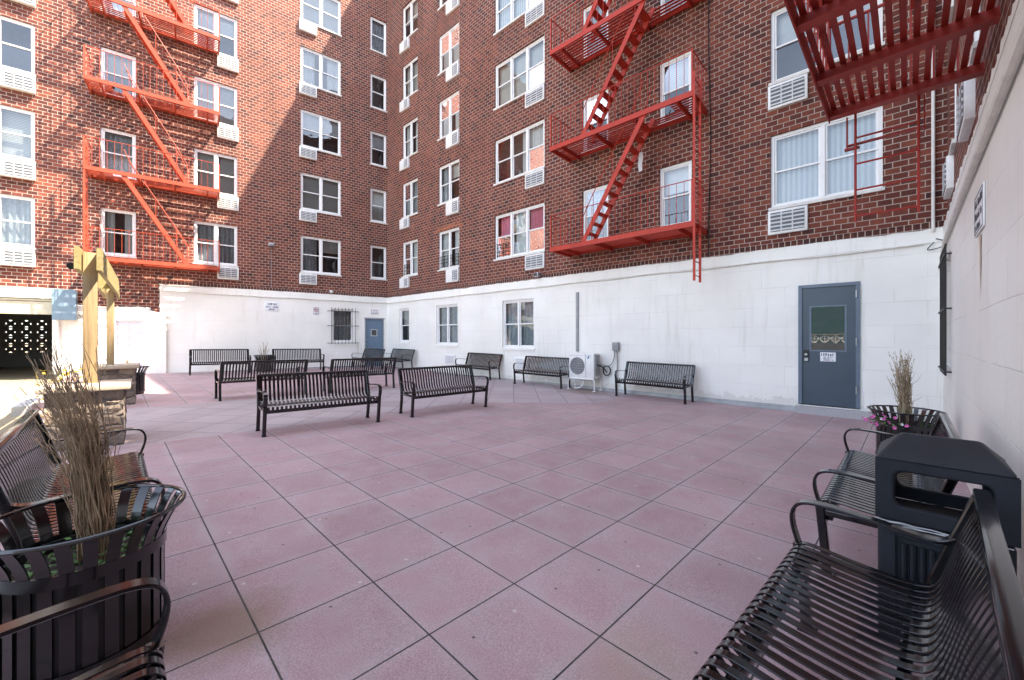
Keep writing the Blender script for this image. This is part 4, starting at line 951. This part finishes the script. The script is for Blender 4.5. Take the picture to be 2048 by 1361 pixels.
def pseudo(m, x0, x1, z, h, rr, y, dens=.8):
    """a line of small uneven letter strokes too blurred to read in the photograph"""
    x = x0
    while x < x1 - h * .4:
        w_ = h * rr.uniform(.35, .6)
        if rr.random() < dens:
            for k in range(rr.choice((2, 3))):
                a = x + rr.uniform(0, w_ * .7); m.box(a, a + h * .14, y - .001, y, z, z + h * rr.choice((1, .75, .6)))
            m.box(x, x + w_, y - .0012, y - .0002, z + h * rr.choice((0, .45, .85)), z + h * rr.choice((.15, .6, 1)) if False else z + h * .12 + h * rr.choice((0, .4, .8)))
        x += w_ + h * .16
def plate(name, label, O, r, x0, x1, z0, z1, y, lines, seed, border=None, group=None, ring=False):
    t = thing(name, label, 'sign', on(O, r, x0, y, z0), r, group); W, H = x1 - x0, z1 - z0; m = MB(); m.bev(0, W, -.012, 0, 0, H, .003); b = m.build('board', 'signwhite', t); rr = random.Random(seed); m = MB()
    for (fx0, fx1, fz, fh, mi) in lines: m.mi = mi; pseudo(m, W * fx0, W * fx1, H * fz, H * fh, rr, -.0125)
    if border is not None:
        m.mi = border; e = .012
        for q in ((e, W - e, e, e * 1.8), (e, W - e, H - e * 1.8, H - e), (e, e * 1.8, e * 1.8, H - e * 1.8), (W - e * 1.8, W - e, e * 1.8, H - e * 1.8)): m.box(q[0], q[1], -.0135, -.0122, q[2], q[3])
    if ring:
        m.mi = 1; cx, cz, q = W / 2, H * .62, W * .33; m.tube([(cx + q * cos(2 * pi * j / 24), -.013, cz + q * sin(2 * pi * j / 24)) for j in range(25)], .012, 4); m.bar((cx - q * .7, -.0135, cz + q * .7), (cx + q * .7, -.0135, cz - q * .7), .004, .02, (0, 1, 0)); m.mi = 0; m.box(cx - q * .6, cx + q * .5, -.0128, -.0122, cz - .02, cz + .02)
    m.build('lettering', ['ink', 'redink'], t, 0); return t
plate('wall_sign', 'small white sign with three dark lines of text on the far white wall', A0, AR, -4.93, -4.46, 2.46, 2.82, -.052, [(.08, .92, .66, .24, 0), (.06, .94, .38, .18, 0), (.24, .74, .1, .18, 0)], 1, group='signs on the far white wall')
plate('wall_sign', 'small upright prohibition sign with a ring and slash on the far white wall', A0, AR, -3.2, -2.97, 2.38, 2.7, -.052, [(.15, .85, .12, .12, 0)], 2, border=0, ring=True, group='signs on the far white wall')
plate('wall_sign', 'small white sign with a dark red heading above the far blue door', A0, AR, -.8, -.44, 2.48, 2.7, -.052, [(.08, .92, .66, .24, 1), (.1, .9, .38, .16, 0), (.1, .9, .12, .14, 0)], 3, border=1, group='signs on the far white wall')
plate('door_notice', 'white notice with a dark heading taped under the window of the slate blue door', B0, BR, 16.19, 16.43, .94, 1.115, -.056, [(.06, .94, .62, .3, 0), (.2, .85, .42, .12, 0), (.2, .82, .27, .12, 0), (.2, .84, .1, .13, 0)], 4)
plate('wall_sign', 'white sign with blocks of dark text on the near right wall', C0, CR, 4.68, 5.22, 2.26, 2.6, -.052, [(.06, .94, .66, .22, 0), (.06, .9, .36, .2, 0), (.06, .7, .1, .16, 0)], 5, border=0)
# window guards
def guard(label, O, r, x0, x1, z0, z1, y, out, n):
    t = thing('window_guard', label, 'window guard', on(O, r, x0, y, z0), r); W, H = x1 - x0, z1 - z0; m = MB()
    for i in range(n): x = W * i / (n - 1); m.tube([(x, -out, -.05), (x, -out, H + .05)], .009, 6)
    m.build('bars', 'cable', t)
    for z in (.0, H * .5, H - .12): m = MB(); m.box(-.14, W + .14, -out - .024, -out - .012, z, z + .022); m.box(-.14, -.12, -out - .012, 0, z, z + .022); m.box(W + .12, W + .14, -out - .012, 0, z, z + .022); m.build('cross_bar', 'cable', t, 0)
guard('black iron bars over the small window left of the far blue door', A0, AR, -2.5, -1.5, 1.16, 2.66, -.05, .1, 8)
guard('black iron bars over a window in the right wall, seen edge on', C0, CR, .5, 1.75, .92, 2.66, -.05, .05, 16)
# lamps, cameras, boxes, cables
t = thing('flood_light', 'small grey flood light on the brick above the white base, under the wide middle windows', 'light', on(B0, BR, 9.16, -.05, 3.36), BR); m = MB(); m.bev(-.09, .09, -.2, -.06, -.05, .07, .01); m.build('lamp_head', 'steel', t); m = MB(); m.box(-.07, .07, -.206, -.201, -.035, .055); m.build('lens', 'room', t, 0); m = MB(); m.bev(-.05, .05, -.06, .05, -.03, .09, .008); m.build('base', 'greybox', t)
t = thing('security_camera', 'small white dome camera on the far wall above the barred window', 'camera', on(A0, AR, -2.5, -.05, 3.37), AR); m = MB(); m.lathe([(.02, -.05), (.055, -.03), (.07, .0), (.07, .05)], 16, 0, -.07); m.build('dome', 'vinyl', t); m = MB(); m.box(-.05, .05, -.07, .05, .03, .07); m.build('bracket', 'vinyl', t, 0)
t = thing('junction_box', 'small grey box on the left brick wall with a thin wire running down', 'electrical box', on(A0, AR, -4.72, 0, 5.1), AR); m = MB(); m.bev(-.1, .1, -.12, 0, -.06, .06, .01); m.build('box', 'steel', t); m = MB(); m.tube([(.0, -.02, -.06), (.01, -.015, -1.7)], .008, 5); m.build('wire', 'pipe', t)
t = thing('electrical_cabinet', 'blue grey steel electrical cabinet beside the garage mouth, dappled with sun', 'electrical box', on(A0, AR, -10.26, -.04, 1.95), AR); m = MB(); m.bev(-.24, .24, -.26, 0, 0, .93, .012); m.build('cabinet', 'bluebox', t); m = MB(); m.box(-.25, .25, -.28, -.262, -.0, .945); m.build('lid', 'bluebox', t, 0); m = MB(); m.tube([(.26, -.05, .2), (.32, -.06, .12), (.45, -.06, .1)], .012, 6); m.build('cable', 'cable', t)
m = MB(); m.tube([(0, 0, 2.0), (0, 0, -.05)], .035, 10); o = m.build('standpipe', 'sill'); o.location = on(A0, AR, -10.42, -.1, 0); tag(o, 'rusty vertical pipe below the blue grey cabinet', 'pipe')
m = MB(); m.tube([(.02 * sin(z * 1.3), -.02, z) for z in [3.25 + i * .35 for i in range(40)]], .012, 6); o = m.build('cable', 'cable'); o.location = on(B0, BR, 14.15, 0, 0); o.rotation_euler = (0, 0, BR); tag(o, 'black cable hanging straight down the brick right of the drop ladder', 'cable')
m = MB(); pts = [(-8 + i * .5, -.02 - .004 * sin(i), 3.02 + .012 * sin(i * 1.7)) for i in range(17)]; m.tube(pts, .016, 6); o = m.build('conduit', 'whitepipe'); o.location = on(A0, AR, 0, -.06, 0); o.rotation_euler = (0, 0, AR); tag(o, 'white painted conduit along the top of the far white wall', 'conduit')
m = MB(); pts = [(.1 + i * .5, -.02, 3.0 + .012 * sin(i * 1.3)) for i in range(36)]; m.tube(pts, .018, 6); o = m.build('conduit', 'whitepipe'); o.location = on(B0, BR, 0, -.06, 0); o.rotation_euler = (0, 0, BR); tag(o, 'white painted conduit along the top of the middle white wall', 'conduit')
m = MB(); m.tube(spline([(.05, -.03, 2.55), (.5, -.03, 2.72), (1.2, -.03, 2.84), (3.0, -.03, 2.86), (5.2, -.03, 2.85), (9, -.03, 2.84)], 6), .026, 8); o = m.build('conduit', 'whitepipe'); o.location = on(C0, CR, 0, -.05, 0); o.rotation_euler = (0, 0, CR); tag(o, 'thick cream painted pipe running along the near right wall', 'conduit')
m = MB(); m.tube([(0, 0, 3.2), (0, 0, 12)], .024, 10); o = m.build('downspout', 'whitepipe'); o.location = on(B0, BR, 17.72, -.06, 0); tag(o, 'white downspout in the brick corner at right', 'downspout')
m = MB(); m.tube(spline([(0, -.02, 2.78), (.12, -.05, 2.7), (.05, -.06, 2.62), (-.1, -.04, 2.6), (-.02, -.03, 2.72)], 6), .008, 5); o = m.build('wire_loop', 'cable'); o.location = on(B0, BR, 17.75, -.06, .3); o.rotation_euler = (0, 0, BR); tag(o, 'loop of black wire hanging at the right wall corner', 'wire')

# ------------------------------------------------------------------ the street side behind the camera, mirrored in the glass
BO, BRr = (-16.5, -9.5), R(132)
t = thing('boundary_wall', 'low pierced block wall with a brick cap at the street side of the yard', 'wall', (BO[0], BO[1], gz(*BO)), BRr)
m = MB(); m.box(-14, 14, 0, .2, -.3, .75); m.build('base', 'screen', t, 0)
m = MB(); m.box(-14, 14, -.02, .22, 1.4, 1.46); m.build('coping', 'cap', t, 0)
m = MB(); x = -14
while x < 14:
    z = .75; q = .62; m.box(x, x + .06, .04, .16, z, z + .65); m.bar((x + .06, .1, z + .02), (x + q, .1, z + .63), .1, .05, (0, 1, 0)); m.bar((x + q, .1, z + .02), (x + .06, .1, z + .63), .1, .05, (0, 1, 0)); m.box(x + .06, x + q, .04, .16, z + .3, z + .34); x += q
m.build('pierced_blocks', 'vinyl', t, 0)
M['greenmesh'] = simple('green_privacy_mesh', (.02, .09, .075), .8, var=.25)
t = thing('fence', 'tall fence hung with green privacy mesh behind the low pierced wall', 'fence', loc(BO, BRr, 0, .6, gz(*BO)), BRr)
m = MB(); n = 60
vs = [(-14 + 28 * i / n, .03 * sin(i * 1.1), z) for i in range(n + 1) for z in (.1, 3.9)]; m.add(vs, [(2 * i, 2 * i + 2, 2 * i + 3, 2 * i + 1) for i in range(n)]); m.build('mesh_screen', 'greenmesh', t)
for i in range(11): m = MB(); m.tube([(-14 + 2.8 * i, .08, 0), (-14 + 2.8 * i, .08, 4)], .035, 8); m.build('post', 'steel', t)

t = thing('rag', 'white rag hanging from the stair of the red fire escape', 'cloth', loc(B0, BR, 12.7, -.5, 5.72), BR)
m = MB(); n = 8
vs = [(-.06 + .12 * i / n * (1 - .35 * abs(j - 3) / 6) + .012 * sin(j * 1.3), .014 * sin(i * 1.7 + j * .6), .26 - .075 * j - (.02 * (i % 3) if j == 6 else 0)) for i in range(n + 1) for j in range(7)]
m.add(vs, [(i * 7 + j, (i + 1) * 7 + j, (i + 1) * 7 + j + 1, i * 7 + j + 1) for i in range(n) for j in range(6)]); m.build('cloth', 'sheer', t, 60)

def rust_run(O, r, x, z, h, w_, seed, lab):
    rr = random.Random(seed); m = MB(); n = 10
    L = [(x0, -.0545, -h * i / n) for i, x0 in enumerate([-w_ * (1 - i / n) * rr.uniform(.4, .6) for i in range(n + 1)])]
    Rr = [(-p[0] * rr.uniform(.6, 1.2) + .002, p[1], p[2]) for p in L]
    m.add(L + Rr, [(i, n + 1 + i, n + 2 + i, i + 1) for i in range(n)]); o = m.build('rust_stain', 'ruststain', None, 0); o.location = loc(O, r, x, 0, z); o.rotation_euler = (0, 0, r); tag(o, lab, 'stain')
M['ruststain'] = simple('rust_stain', (.55, .42, .3), .7, var=.2, nscale=30)
rust_run(A0, AR, -1.37, 1.14, .62, .035, 1, 'thin rust run on the white wall under the right end of the window bars')
rust_run(C0, CR, 4.95, 2.24, .55, .12, 2, 'brown drip stain on the white wall under the near right sign')
